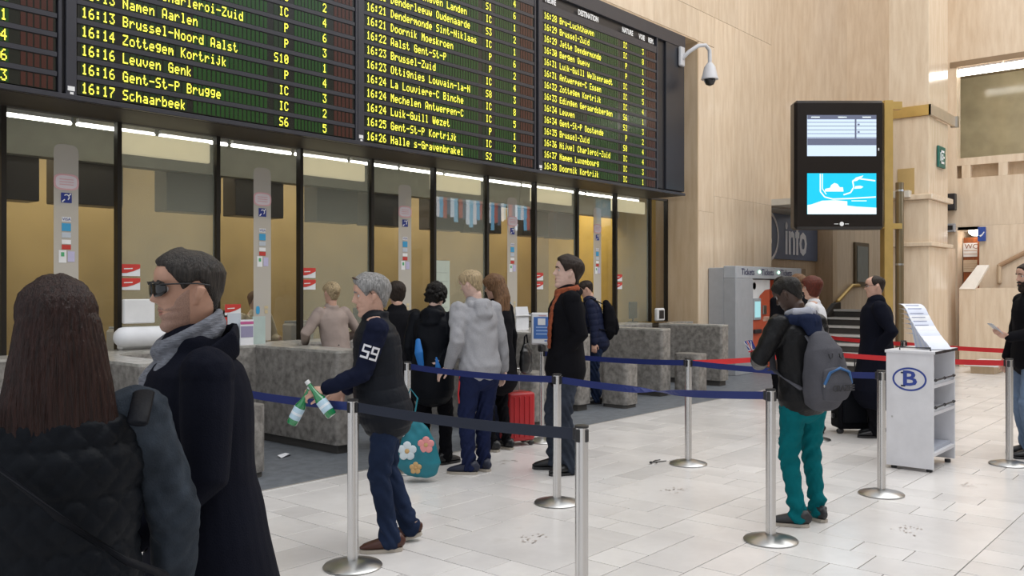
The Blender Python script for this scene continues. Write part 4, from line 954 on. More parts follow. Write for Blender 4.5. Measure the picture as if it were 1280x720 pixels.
    tube(bm,[HS@V(.069,-.022,.064),HS@V(.083,-.010,.0605),HS@V(.085,0,.060),HS@V(.083,.010,.0605),HS@V(.069,.022,.064)],[(.002,.002),(.0045,.003),(.005,.003),(.0045,.003),(.002,.002)],8,side=(0,0,1))
    bmesh.ops.transform(bm,matrix=K,verts=bm.verts[:]); obj('lips',bm,hair.get('lips',mat('lips',(.42,.17,.14),.45)),root,smooth=True)
    # ---- hair
    if hair.get('style'):
        Z,T,Xc,Yc=headpts(72,56); bald=np.zeros_like(Z)
        A=np.abs(np.degrees(T)); hl=np.interp(A,*HAIRLINES[hair['style']]); m_=np.clip((Z-hl)/.014,0,1); m_=m_*m_*(3-2*m_)
        th=hair.get('th',.014)*(.55+.45*np.clip((Z-.08)/.12,0,1))+hair.get('quiff',0)*np.exp(-(A/45)**2)*np.clip((Z-.17)/.03,0,1)
        nx_=np.cos(T); ny_=np.sin(T); nzv=np.clip((Z-.15)/.085,0,1)**1.5
        ph=hair.get('ph',0.3); rough=hair.get('rough',.0015)
        st_=rough*(np.sin(T*hair.get('freq',40)+6*np.sin(Z*30+ph))+.7*np.sin(T*23+Z*90))
        th=(th+st_)*m_-.007*(1-m_)
        Xh=Xc+th*nx_*(1-nzv*.6); Yh=Yc+th*ny_*(1-nzv*.6); Zh=Z+th*nzv
        bm=bmesh.new(); gridmesh(bm,Xh,Yh,Zh,HS)
        if hair.get('bun'):
            for (bx_,by_,bz_,br) in hair['bun']: ball(bm,HS@V(bx_,by_,bz_),br,2)
        if hair.get('extra'): hair['extra'](bm,HS,nk)
        bmesh.ops.transform(bm,matrix=K,verts=bm.verts[:])
        rr=hair.get('curl',0)
        if rr: remesh(bm,'hair',hc,root,.006,it=0,disp=lambda co,no:(rr*(.8*wob(co,120,1)+1.5*wob(co,65,2))).astype(np.float32))
        elif hair.get('bun') or hair.get('extra'): remesh(bm,'hair',hc,root,.005,it=1,disp=lambda co,no:(.0016*np.sin(np.arctan2(co[:,1],co[:,0]+.02)*46+2.5*np.sin(9*co[:,2]))+.0012*np.sin(150*co[:,1]+3*np.sin(7*co[:,2]))+.003*np.sin(28*co[:,1]+2*np.sin(5*co[:,2]))).astype(np.float32))
        else: remesh(bm,'hair',hc,root,.0055,it=4,disp=lambda co,no:(.0012*wob(co,120,1)+.0018*np.sin(95*co[:,1]+60*co[:,0]+8*np.sin(14*co[:,2]))*np.clip(wob(co,22,2)+.6,0,1)).astype(np.float32))
    if hair.get('beard'):
        Z,T,Xc,Yc=headpts(72,56); A=np.abs(np.degrees(T)); hi=np.interp(A,[0,8,25,45,70,85],[.092,.092,.080,.088,.125,.14]); b=hair['beard']
        m_=np.clip((hi-Z)/.008,0,1)*np.clip((92-A)/10,0,1); mouth=np.exp(-(Yc/.020)**2-((Z-.066)/.0055)**2); m_=m_*(1-np.clip(mouth*1.6,0,1)); d=b*m_-.006*(1-m_); low=np.clip((.05-Z)/.05,0,1)*b*1.5*m_
        bm=bmesh.new(); gridmesh(bm,Xc+d*np.cos(T),Yc+d*np.sin(T),Z-low,HS); bmesh.ops.transform(bm,matrix=K,verts=bm.verts[:]); obj('beard',bm,hair.get('beardmat',hc),root,smooth=True)
    # ---- top garment
    if top:
        bm=bmesh.new(); b=top.get('bulk',.018); hem=top.get('hem',.80)
        TT=[(.30,(.19,.25)),(.60,(.165,.215)),(.80,(.142,.185)),(.93,(.130,.182)),(1.08,(.112,.160)),(1.22,(.118,.170)),(1.34,(.120,.182)),(1.42,(.096,.160)),(1.455,(.066,.100)),(1.485,(.050,.062))]
        if top.get('flare') is not None: TT=[(z,(a*(1+top['flare']*max(0,(.95-z))),c*(1+top['flare']*max(0,(.95-z))))) for z,(a,c) in TT]
        zs=[z for z in np.arange(hem+.02,1.44,.05)]+[1.45,1.475]
        bl=top.get('belly',0)
        pts=[spine(z)+V(bl*math.exp(-((z-1.05)/.16)**2),0,0) for z in zs]
        tube(bm,pts,[(lerpz(z,TT)[1]*build*(.9 if female else 1)+b,lerpz(z,TT)[0]*build*(.95 if female else 1)+b+bl*.6*math.exp(-((z-1.05)/.16)**2)) for z in zs],28,side=(0,1,0))
        if top.get('collar'):
            c=top['collar']; tube(bm,[nk+V(-.015,0,-.04),nk+V(-.016,0,.0),nk+V(-.018,0,.01+c)],[(.085,.082),(.076,.074),(.070,.070)],20,side=(0,1,0),caps=False)
        if top.get('hood'):
            hx=top['hood']; tube(bm,[nk+V(.03,.09,-.02),nk+V(-.06,.085,-.01),nk+V(-.115,.0,-.03),nk+V(-.06,-.085,-.01),nk+V(.03,-.09,-.02)],[.03*hx,.042*hx,.055*hx,.042*hx,.03*hx],12); tube(bm,[nk+V(-.10,0,.0),nk+V(-.13,0,-.10),nk+V(-.115,0,-.19)],[(.09*hx,.05*hx),(.085*hx,.045*hx),(.03,.02)],14,side=(0,1,0))
        sb=top.get('sleeve',.014)
        sleeves=bm
        sep=top.get('sleevemat'); bm2=bmesh.new() if sep else bm
        for s,S,e,wr,d,H in arms:
            sp=S+V(0,-s*.03,-.005); we_=wr+(e-wr).normalized()*.0
            ball(bm2,S,.066+sb*.8,2); pts=[sp,S*.85+e*.15,(S+e)/2,e,(e*.5+wr*.5),wr+(wr-e).normalized()*top.get('cuff',.0)]
            tube(bm2,pts,[.062+sb*.6,.057+sb,.052+sb,.046+sb,.040+sb,.033+sb*.8],16)
        K_=K; bmesh.ops.transform(bm,matrix=K,verts=bm.verts[:])
        if sep:
            if top.get('shoulder'):
                pass
            bmesh.ops.transform(bm2,matrix=K,verts=bm2.verts[:]); remesh(bm2,'sleeves' if False else 'shirt_sleeve',sep,root,vox,it=3,disp=folds(.0055,34,2.))
        g=remesh(bm,top.get('name','jacket'),top['mat'],root,vox,it=4,disp=top.get('disp') or folds(.006,20,heading*.1),matfn=top.get('matfn'))
        PERS[key+'_top']=g
    # ---- legs
    if legs:
        bm=bmesh.new(); lb=legs.get('bulk',.014)
        tube(bm,[pel+V(0,0,-.10),pel+V(0,0,-.02),pel+V(0,0,.09)],[(.155*build,.115*build),(.170*build,.125*build),(.155*build,.108*build)],24,side=(0,1,0))
        for s,hp,kn,an,Fd in legsL:
            cu=legs.get('cuff',.062); r=[.092+lb,.086+lb,.072+lb,.058+lb,.054+lb,.046+lb,cu]
            a=an+V(0,0,legs.get('up',-.02))
            pts=[hp+V(0,s*-.006,.03),hp*.8+kn*.2,(hp+kn)/2,kn,kn*.7+an*.3,kn*.35+an*.65,a]
            tube(bm,pts,r,18)
        bmesh.ops.transform(bm,matrix=K,verts=bm.verts[:])
        f=legs.get('fold',.006)
        def dd(co,no,f=f,ph=heading*.07):
            z=co[:,2]/k; low=np.exp(-((z-.12)/.10)**2)*1.3+np.exp(-((z-.50)/.09)**2)*.9+.25
            return (f*low*np.sin(60*z+9*np.sin(14*co[:,0]+ph)+6*np.sin(11*co[:,1]))+.5*f*wob(co,26,ph)).astype(np.float32)
        o=remesh(bm,'trousers',legs['mat'],root,vox*1.1,it=3,disp=dd,matfn=legs.get('matfn')); PERS[key+'_legs']=o
    # ---- shoes
    for s,hp,kn,an,Fd in legsL:
        yw=R(Fd.get('yaw',s*8)); M=Matrix.Translation(V(an.x,an.y,Fd.get('z',0)))@Matrix.Rotation(yw,4,'Z')@Matrix.Rotation(R(Fd.get('pitch',0)),4,'Y')
        shp=V(0,0,0); bm=bmesh.new()
        S=[(-.075,.020,.040,.035),(-.055,.034,.050,.055),(-.02,.038,.052,.055),(.03,.040,.046,.042),(.08,.045,.036,.034),(.13,.043,.030,.026),(.165,.034,.025,.019),(.185,.018,.020,.010)]
        tube(bm,[(x_,0,z_+.012) for x_,w_,z_,h_ in S],[(w_,h_) for x_,w_,z_,h_ in S],16,side=(0,1,0)); 
        for v in bm.verts: v.co.z=max(v.co.z,.014)
        tube(bm,[(-.03,0,.05),(-.032,0,.105)],[(.040,.045),(.040,.046)],14,side=(0,1,0),caps=False)
        bmesh.ops.transform(bm,matrix=K@M,verts=bm.verts[:]); so=obj('shoe',bm,shoes['mat'],root,smooth=True)
        bm=bmesh.new(); pl_=[(-.08,.0),(-.07,.03),(-.03,.040),(.04,.043),(.10,.048),(.15,.044),(.185,.025),(.195,0)]; pl_=pl_+[(a_,-b_) for a_,b_ in pl_[-2:0:-1]]
        prism(bm,pl_,.0,.022); bmesh.ops.transform(bm,matrix=K@M,verts=bm.verts[:]); obj('sole',bm,shoes.get('sole',BLACKP),so)
        if shoes.get('laces'):
            bm=bmesh.new()
            for q in range(4): tube(bm,[(.02+.022*q,-.022,.088-.011*q),(.02+.022*q,0,.096-.012*q),(.02+.022*q,.022,.088-.011*q)],[.0035]*3,6)
            bmesh.ops.transform(bm,matrix=K@M,verts=bm.verts[:]); obj('laces',bm,shoes['laces'],so)
    info=dict(root=root,K=K,HS=HS,nk=nk,spine=spine,arms=arms,k=k,M=Matrix.Translation(V(x,y,0))@Matrix.Rotation(R(heading),4,'Z')@K,pel=pel)
    PERS[key]=info; return info
def add(info,bm,name,m,voxel=None,it=2,disp=None,smooth=True,fa=None):
    bmesh.ops.transform(bm,matrix=info['K'],verts=bm.verts[:])
    if voxel: return remesh(bm,name,m,info['root'],voxel,it=it,disp=disp)
    return obj(name,bm,m,info['root'],smooth=smooth,flat_angle=fa)
SKIN=mat('skin_fair',(.60,.36,.27),.5,var=.08,vscale=30,bump=.05,bscale=300); SKIN2=mat('skin_tanned',(.52,.29,.20),.5,var=.08,vscale=30,bump=.05,bscale=300); SKIND=mat('skin_dark',(.055,.028,.018),.45,var=.08,vscale=30); SKINP=mat('skin_pale',(.68,.46,.38),.5,var=.08,vscale=30)
def cloth(n,c,rough=.85,b=.25,bs=220,var=.1,vs=9,sheen=0): return mat(n,c,rough,bump=b,bscale=bs,var=var,vscale=vs,spec=.09,sheen=sheen)
def hairm(n,c,v=.5): return mat(n,c,.45,var=v,vscale=22,stretch=(6,6,.5),spec=.3,bump=.8,bscale=40)
COAT=cloth('navy_wool',(.0055,.0065,.013)); BLKC=cloth('black_cloth',(.006,.006,.008)); BLKN=cloth('black_nylon',(.006,.007,.010),.5,.15,60); LEATH=mat('black_leather',(.007,.007,.008),.42,spec=.2,bump=.35,bscale=70,var=.1)
JEAN=cloth('dark_blue_jeans',(.016,.026,.058),var=.3,vs=5); JEANG=cloth('grey_blue_jeans',(.035,.042,.058),var=.35,vs=5); JEANL=cloth('light_blue_jeans',(.14,.20,.30),var=.3,vs=5); TEAL=cloth('teal_trousers',(.003,.125,.145),var=.12); NAVYT=cloth('navy_joggers',(.014,.02,.06))
GREYH=cloth('grey_marl',(.34,.34,.36),var=.08,vs=120); BEIGE=cloth('beige_coat',(.33,.265,.235)); BLKT=cloth('black_trousers',(.005,.005,.007))
VEST=cloth('charcoal_puffer',(.013,.015,.020),.5,.1,60); NAVYS=cloth('navy_sweater',(.009,.012,.030)); NPUF=cloth('navy_puffer',(.014,.018,.042),.5,.1,60); WTOP=cloth('white_top',(.66,.66,.68)); QUILT=cloth('quilted_black',(.0065,.008,.011),.5,.15,80); DENIM=cloth('washed_dark_denim',(.030,.038,.050),var=.4,vs=14)
BRSH=mat('brown_leather_shoe',(.07,.022,.014),.4); SOLW=mat('pale_sole',(.45,.40,.34),.5); BKSH=mat('black_shoe',(.010,.010,.012),.4); NVSH=mat('navy_trainer',(.018,.022,.045),.5); LACE=mat('pale_laces',(.5,.48,.45),.6); GRSH=mat('dark_grey_trainer',(.03,.03,.033),.5)
H_BR=hairm('hair_brown_grey',(.032,.027,.024),.6); H_AUB=hairm('hair_dark_auburn',(.022,.008,.006)); H_GR=hairm('hair_silver',(.26,.255,.25)); H_BL=hairm('hair_blond',(.42,.32,.19)); H_BK=hairm('hair_black',(.010,.008,.007)); H_DB=hairm('hair_dark_brown',(.022,.013,.009)); H_RED=hairm('hair_red',(.10,.020,.010)); H_LB=hairm('hair_light_brown',(.17,.09,.045)); BRD=hairm('beard_dark',(.018,.009,.007)); STUB=mat('stubble_grey',(.36,.215,.16),.6,var=.2,vscale=300)
# --- woman with long hair (front)
def longhair(n_w,dn,z_end,back=.0,amp=1):
    def f(bm,HS,nk):
        pts=[HS@V(-.02,0,.19),HS@V(-.040,0,.14),HS@V(-.055,0,.07),HS@V(-.070,0,.0)]
        rad=[(.078,.070),(.100,.088),(.112,.084),(.124,.074)]
        z=(HS@V(0,0,0)).z-.06
        x=(HS@V(-.07,0,0)).x
        while z>z_end:
            t=(z-z_end)/.3; pts.append(V(x-.012-back*min(1,(HS@V(0,0,0)).z-z),0,z)); rad.append((.134+.014*min(1,max(0,1-t)) if t>.25 else .085+.25*t,.062-.012*(1-min(1,t)) if t>.3 else .02+.10*t)); z-=.05
        tube(bm,pts,[(a*n_w,b) for a,b in rad],40,side=(0,1,0))
    return f
person('woman_front','person with long dark auburn hair in a quilted black jacket with denim sleeves, back turned',.875,2.135,70,1.615,SKIN,
 dict(mat=QUILT,bulk=.030,hem=.70,sleevemat=DENIM,sleeve=.022,disp=quilt(.011,.06),flare=.1),dict(mat=BLKT),dict(mat=BKSH),
 dict(mat=H_AUB,style='cover',th=.022,extra=longhair(1.0,0,1.20,.03),ph=1),build=1.18,vox=.0075,female=True,head=(4,0,0),lean=(.02,0),
 lh=dict(t=(.20,.24,.98)),rh=dict(t=(.14,-.30,.92),hint=(-1,-.7,-.2)))
I=PERS['woman_front']
bm=bmesh.new(); tube(bm,[V(-.06,.19,1.475),V(-.165,.14,1.36),V(-.190,.0,1.22),V(-.185,-.14,1.10),V(-.08,-.25,1.02)],[(.018,.004)]*5,10,side=(0,.6,.6)); add(I,bm,'bag_strap',BLKN)
bm=bmesh.new(); tube(bm,[V(-.11,-.175,1.42),V(-.035,-.20,1.485),V(.06,-.19,1.46)],[(.026,.010)]*3,10,side=(0,1,0)); add(I,bm,'shoulder_tab',BLKN)
# --- man in sunglasses
person('shades','person with short greying hair, sunglasses and grey scarf in a dark navy wool coat',1.43,2.43,160,1.70,SKIN2,
 dict(mat=COAT,bulk=.034,hem=.55,flare=.35,collar=0,sleeve=.022,name='coat',disp=folds(.006,13,.5)),dict(mat=BLKT),dict(mat=BKSH),
 dict(mat=H_BR,style='short',th=.009,quiff=.011,lift=.015,beard=.0012,beardmat=STUB,rough=.001,lips=mat('lips_m',(.40,.17,.13),.5)),build=1.10,vox=.0065,head=(4,3,0),lean=(.03,0),
 lh=dict(t=(.24,.20,.98),hint=(-1,.5,-.2)),rh=dict(t=(.22,-.22,1.0)))
I=PERS['shades']; HS=I['HS']; nk=I['nk']
bm=bmesh.new()
for s in (1,-1):
    tube(bm,[HS@V(.100,s*.012,.133),HS@V(.101,s*.030,.130),HS@V(.090,s*.052,.131),HS@V(.078,s*.066,.134)],[(.018,.004),(.021,.005),(.019,.004),(.011,.003)],14,side=HS.to_3x3()@V(0,0,1),exp=2.6)
add(I,bm,'sunglass_lens',mat('dark_lens',(.010,.009,.010),.08))
bm=bmesh.new()
for s in (1,-1): tube(bm,[HS@V(.094,s*.058,.146),HS@V(.06,s*.077,.146),HS@V(-.005,s*.086,.144),HS@V(-.04,s*.084,.137)],[(.0035,.0022)]*4,8)
tube(bm,[HS@V(.108,-.02,.150),HS@V(.111,0,.147),HS@V(.108,.02,.150)],[.0022]*3,6); tube(bm,[HS@V(.094,-.058,.150),HS@V(.107,-.03,.153),HS@V(.107,.03,.153),HS@V(.094,.058,.150)],[.0028]*4,6)
add(I,bm,'sunglass_frame',BLACKP)
SCG=mat('scarf_grey',(.16,.17,.20),.85,bump=.5,bscale=50,stretch=(1,1,8),var=.35,vscale=40)
bm=bmesh.new(); ring=[]
for q in range(13):
    a=2*math.pi*q/12; ring.append(nk+V(.002+.090*math.cos(a)+.015,.086*math.sin(a),.040-.045*math.cos(a)))
tube(bm,ring,[(.042,.020)]*13,12,side=(0,0,1))
tube(bm,[nk+V(.07,-.03,.0),nk+V(.135,-.02,-.09),nk+V(.165,-.01,-.22),nk+V(.17,0,-.32)],[(.045,.02),(.055,.024),(.05,.02),(.04,.015)],14,side=(0,1,0)); tube(bm,[nk+V(.07,.05,.01),nk+V(.12,.035,-.09),nk+V(.15,.02,-.2)],[(.04,.02),(.045,.02),(.03,.015)],14,side=(0,1,0))
add(I,bm,'scarf',SCG,voxel=.005,it=1,disp=lambda co,no:(.003*np.sin(150*(co[:,2]*.8+co[:,0]*.5))).astype(np.float32))
bm=bmesh.new()  # wide turned-up coat collar
for s in (1,-1):
    tube(bm,[nk+V(-.122,s*.005,.045),nk+V(-.100,s*.090,.025),nk+V(-.010,s*.140,-.045),nk+V(.050,s*.135,-.15),nk+V(.120,s*.11,-.24),nk+V(.155,s*.05,-.30)],[(.042,.012),(.048,.014),(.052,.015),(.058,.014),(.055,.012),(.02,.01)],12,side=(0,0,1))
add(I,bm,'coat_collar',COAT,voxel=.006,it=2)
bm=bmesh.new()
for z in (1.14,1.02,.90): ball(bm,(.185,.03,z),(.008,.016,.016),2)
add(I,bm,'button',mat('button_black',(.02,.02,.02),.3))
# --- man with 59
person('m59','silver-haired person in a charcoal puffer vest, 59 on the sleeve, holding two green bottles',3.70,4.20,143,1.69,SKIN,
 dict(mat=VEST,bulk=.020,hem=.84,sleevemat=NAVYS,sleeve=.016,disp=puffer(.006,.085,.3),belly=.03,collar=.045,name='puffer_vest',cuff=-.02),dict(mat=JEAN,bulk=.012,cuff=.066,fold=.006),dict(mat=BRSH,sole=SOLW),
 dict(mat=H_GR,style='short',th=.022,quiff=.006,rough=.001,lift=-.030,hs=1.10),build=1.13,vox=.007,head=(0,6,0),lean=(.06,0),
 lh=dict(t=(.39,.16,1.05),hint=(-.6,.3,-1),d=(1,.1,-.15),n=(.1,-.6,-.8),curl=.75,ts=1),rh=dict(t=(.26,-.2,1.0)),lf=dict(p=(-.02,.08),yaw=0),rf=dict(p=(-.17,-.12),yaw=-5,z=.02,pitch=14))
I=PERS['m59']; HS=I['HS']
# sleeve number, wrapped onto the upper arm surface
s,S,e,wr,d,H=I['arms'][0]
bm=bmesh.new(); seg7={'5':[(0,1,.55,1),(0,1,0,.5),(0,.5,.55,.5),(.55,.5,.55,0),(0,0,.55,0)],'9':[(0,1,.55,1),(0,1,0,.5),(0,.5,.55,.5),(.55,1,.55,0),(0,0,.55,0)]}
ax=(e-S).normalized(); mid=S.lerp(e,.52); side=V(0,1,0); u=ax.cross(side).normalized(); side=u.cross(ax).normalized()
def onarm(a,b,r=.072):  # a across (m), b down the arm
    t=a/r; return mid+u*(math.sin(t)*r)*(-1)+side*(math.cos(t)*r)-ax*b
for ci,chh in enumerate('59'):
    for (x0_,z0_,x1_,z1_) in seg7[chh]:
        sc=.072; ox=(-.052 if ci==0 else .010)
        def P_(x,z): return onarm(ox+x*.075,(z-.5)*sc)
        lw=.0065
        a,b=(x0_*.075,z0_*sc),(x1_*.075,z1_*sc); 
        n=6; 
        dx,dz=b[0]-a[0],b[1]-a[1]; L=math.hypot(dx,dz); nx2,nz2=-dz/L*lw,dx/L*lw; ex,ez=dx/L*lw,dz/L*lw
        pr=None
        for q in range(n+1):
            t=q/n; xx=a[0]-ex+(dx+2*ex)*t; zz=a[1]-ez+(dz+2*ez)*t
            r=[bm.verts.new(onarm(ox+xx+nx2,(zz+nz2)-.5*sc)),bm.verts.new(onarm(ox+xx-nx2,(zz-nz2)-.5*sc))]
            if pr: bm.faces.new((pr[0],pr[1],r[1],r[0]))
            pr=r
add(I,bm,'sleeve_number',mat('number_white',(.70,.70,.74),.6))
bm=bmesh.new()  # glasses pushed up in the hair
tube(bm,[HS@V(.075,.045,.225),HS@V(.055,.065,.215),HS@V(.02,.088,.17),HS@V(-.0,.09,.135)],[.0035]*4,6); tube(bm,[HS@V(.082,-.05,.228),HS@V(.088,-.02,.236),HS@V(.088,.02,.236),HS@V(.078,.05,.226)],[(.010,.003)]*4,6); tube(bm,[HS@V(.075,-.045,.225),HS@V(.0,-.09,.135)],[.003]*2,6)
add(I,bm,'pushed_up_glasses',mat('glasses_brown',(.05,.02,.015),.3))
bm=bmesh.new(); wv=(wr-e).normalized(); tube(bm,[wr-wv*.030,wr-wv*.012],[.036,.036],16,caps=False); add(I,bm,'wrist_watch',STEELD,fa=30)
# bottles
BGL=mat('bottle_green_glass',(.01,.22,.07),.05,spec=.8,coat=.5); LAB=mat('bottle_label',(.50,.68,.80),.5); CAPW=mat('bottle_cap',(.7,.72,.72),.3)
def bottle(lbl,neck,body):
    nw=V(neck); bw=V(body); d_=(bw-nw).normalized(); t=empty('water_bottle',nw,0,lbl,'bottle','green glass bottles in the silver-haired person\'s hand')
    t.rotation_mode='QUATERNION'; t.rotation_quaternion=d_.to_track_quat('Z','Y')
    bm=bmesh.new(); lathe(bm,[(0,.0),(.013,.0),(.013,.03),(.014,.06),(.022,.10),(.032,.125),(.033,.235),(.028,.245),(0,.242)],24); obj('glass_body',bm,BGL,t,smooth=True,flat_angle=50)
    bm=bmesh.new(); lathe(bm,[(.0335,.135),(.0340,.14),(.0340,.205),(.0335,.21)],24); o=obj('label',bm,LAB,t,smooth=True)
    bm=bmesh.new(); lathe(bm,[(0,-.012),(.015,-.012),(.015,.012),(.0132,.012)],16); obj('cap',bm,CAPW,t,smooth=True,flat_angle=40)
    bm=bmesh.new(); lathe(bm,[(.0345,.165),(.0345,.18)],24); obj('label_print',bm,mat('label_print',(.75,.82,.88),.5),o)
def wp_(px,py,f): r=(px-640)/1110*f; return V(ST*r+CT*f,-CT*r+ST*f,1.62-(py-360)/1110*f)
hw=I['M']@(wr+d*.07); _,_,hf=proj(*hw); print('hand59',proj(*hw),proj(*(I['M']@wr)))
HW=hw
bottle('green bottle with pale blue label, hanging neck-up from the fingers',wp_(385,484,hf-.03)*0+HW+V(0,0,0)+(wp_(386,487,hf)-wp_(390,492,hf)),HW+(wp_(364,530,hf)-wp_(390,492,hf)))
bottle('green bottle with white cap tucked under the palm, label end to the right',HW+(wp_(383,481,hf-.03)-wp_(390,492,hf)),HW+(wp_(407,514,hf-.05)-wp_(390,492,hf)))
# --- woman in beige coat
person('beige','person with blonde pinned-up hair in a beige coat leaning on the ticket counter',6.02,7.62,82,1.66,SKIN,
 dict(mat=BEIGE,bulk=.022,hem=.62,collar=.02,name='coat',disp=folds(.008,17,1)),dict(mat=BLKT),dict(mat=BKSH),dict(mat=H_BL,style='short',th=.016,rough=.001,bun=[(-.09,0,.16,(.04,.045,.05)),(-.07,.02,.21,(.035,.03,.03)),(-.075,-.02,.20,(.03,.03,.035)),(-.06,0,.225,(.03,.035,.02))]),female=True,lean=(.10,0),
 lh=dict(t=(.30,.24,1.09),hint=(-.4,.8,-.6)),rh=dict(t=(.30,-.22,1.09),hint=(-.4,-.8,-.6)))
# --- dark head behind 59
person('dark','person with straight dark brown hair half hidden behind the silver-haired one',5.88,6.48,60,1.66,SKIN,dict(mat=BLKC,bulk=.03,hem=.75),dict(mat=BLKT),dict(mat=BKSH),dict(mat=H_DB,style='cover',th=.026,rough=.002),head=(0,18,0),lean=(.08,0))
# --- curly
person('curly','person with curly black hair in a black hooded jacket with a blue sling bag',5.72,5.86,28,1.65,SKINP,
 dict(mat=BLKN,bulk=.032,hem=.72,hood=1.15,sleeve=.022,disp=folds(.008,18,2)),dict(mat=BLKT),dict(mat=BKSH,sole=BLACKP),dict(mat=H_BK,style='cover',th=.020,curl=.006,bun=[(-.02+.105*math.cos(a)*math.sin(b),.092*math.sin(a)*math.sin(b),.125+.118*math.cos(b),.014+.006*random.random()) for a,b in [(random.uniform(.6,5.7),random.uniform(0,2.1)) for _ in range(90)]]),head=(-8,20,0),lean=(.05,0),
 lh=dict(t=(.16,.24,.93)),rh=dict(t=(-.10,-.14,.98),hint=(-.7,-1,-.3),d=(-.3,.9,-.1)),rf=dict(p=(.05,-.12),yaw=-30),lf=dict(p=(-.02,.10),yaw=-15))
I=PERS['curly']
bm=bmesh.new(); tube(bm,[V(-.165,.09,1.22),V(-.20,.07,1.10),V(-.19,.05,.97)],[(.025,.015),(.045,.022),(.03,.015)],14,side=(0,1,0)); tube(bm,[V(-.19,-.10,1.06),V(-.20,-.12,.97),V(-.19,-.13,.88)],[(.012,.005),(.03,.012),(.02,.01)],10,side=(0,1,0)); add(I,bm,'blue_sling_bag',mat('bag_blue',(.01,.16,.50),.5),voxel=.007)
# teal floral bag
bx_,by_=fl(521,586); bx_,by_=5.12,5.42
tb=empty('shopping_bag',(bx_,by_,0),R(YAW),'teal shopping bag with white and pink flower print beside the curly-haired person','bag')
TB=mat('bag_teal',(.008,.17,.22),.5,var=.15)
bm=bmesh.new(); tube(bm,[(0,0,.10),(0.01,0,.16),(.0,0,.32),(-.02,0,.46),(-.05,0,.55)],[(.17,.06),(.185,.07),(.15,.06),(.09,.04),(.03,.02)],28,side=(1,0,0)); remesh(bm,'bag_body',TB,tb,.008,it=2,disp=folds(.006,26,1))
FLW=mat('flower_white',(.60,.68,.72),.6); FLP=mat('flower_pink',(.72,.28,.28),.6); FLC=mat('flower_core',(.55,.35,.15),.6)
def flower(cx,cz,r,m,y=-.068):
    bm=bmesh.new()
    for q in range(5):
        a=2*math.pi*q/5+.3; ball(bm,(cx+r*.55*math.cos(a),y,cz+r*.55*math.sin(a)),(r*.42,.006,r*.42),2)
    obj('flower_print',bm,m,tb,smooth=True); bm=bmesh.new(); ball(bm,(cx,y-.004,cz),(r*.24,.006,r*.24),2); obj('flower_core',bm,FLC,tb,smooth=True)
flower(-.08,.27,.085,FLW,-.066); flower(.075,.32,.075,FLP,-.060); flower(-.01,.13,.055,FLC,-.066); flower(-.13,.42,.04,FLW,-.045)
bm=bmesh.new(); tube(bm,[(-.06,0,.52),(-.10,0,.66),(-.06,0,.78),(0,0,.70),(-.03,0,.53)],[.007]*5,8); obj('bag_handle',bm,TB,tb)
# --- hoodie
person('hoodie','person with short blond hair in a light grey hooded sweatshirt and navy joggers',5.70,5.24,78,1.76,SKINP,
 dict(mat=GREYH,bulk=.020,hem=.90,hood=1.0,sleeve=.018,name='hooded_sweatshirt',disp=folds(.008,24,.7)),dict(mat=NAVYT,bulk=.016,cuff=.055,fold=.008),dict(mat=NVSH,sole=SOLW,laces=LACE),dict(mat=H_BL,style='short',th=.013),head=(25,14,-8),lean=(.06,0),vox=.008,
 lh=dict(t=(.14,.235,.94),hint=(-1,.3,0),d=(.35,.6,-.6),n=(0,-.6,-.8),curl=.35),rh=dict(t=(.04,-.30,.82),hint=(-1,-.2,0),d=(.1,0,-1),curl=.4),lf=dict(p=(.06,.08),yaw=45),rf=dict(p=(.10,-.10),yaw=10))
I=PERS['hoodie']
bm=bmesh.new(); tube(bm,[V(.04,.185,.86),V(.06,.192,.70),V(.08,.165,.60)],[(.012,.004)]*3,8,side=(1,0,0)); add(I,bm,'red_side_stripe',REDB)
# --- long-haired woman in dark coat
person('darkcoat','person with loose light brown hair in a long black coat behind the grey sweatshirt',6.66,5.86,95,1.73,SKIN,dict(mat=BLKC,bulk=.024,hem=.70,name='coat'),dict(mat=BLKT,bulk=.004,cuff=.05),dict(mat=BKSH,sole=SOLW),
 dict(mat=H_LB,style='cover',th=.022,extra=longhair(.78,0,1.33,-.01)),female=True,head=(10,10,0),lean=(.03,0),rh=dict(t=(.04,-.27,.80),d=(0,0,-1),curl=.8))
hb=empty('handbag',(6.90,5.72,0),R(20),'soft black handbag hanging beside the black coat','bag')
bm=bmesh.new(); tube(bm,[(0,0,.80),(0,0,.86),(0,0,.98),(0,0,1.04)],[(.115,.05),(.12,.06),(.10,.05),(.07,.03)],22,side=(1,0,0)); remesh(bm,'bag_body',mat('bag_leather',(.012,.012,.013),.35),hb,.009,disp=folds(.006,30,1))
bm=bmesh.new(); tube(bm,[(-.06,0,1.03),(-.04,0,1.13),(.02,0,1.15),(.06,0,1.03)],[.008]*4,8); obj('bag_handle',bm,BLKC,hb)
sc_=empty('suitcase',(*fl(647,556),0),R(-20),'red wheeled suitcase standing by the black coat','suitcase')
REDS=mat('suitcase_red',(.42,.015,.02),.4)
bobj('shell',REDS,sc_,-.16,.16,-.10,.12,.05,.55,.035,3,smooth=True)
for xx in (-.09,-.03,.03,.09): bobj('shell_rib',REDS,sc_,xx-.008,xx+.008,-.108,-.095,.09,.51,.004)
bobj('zip_line',BLACKP,sc_,-.162,.162,.0,.012,.05,.552,.02)
for xx in (-.12,.12):
    for yy in (-.07,.09): bm=bmesh.new(); tube(bm,[(xx-.012,yy,.025),(xx+.012,yy,.025)],[.022,.022],12); obj('wheel',bm,BLACKP,sc_)
bm=bmesh.new(); tube(bm,[(-.07,.09,.55),(-.07,.09,.78),(.07,.09,.78),(.07,.09,.55)],[.009]*4,8); obj('pull_handle',bm,STEELD,sc_)
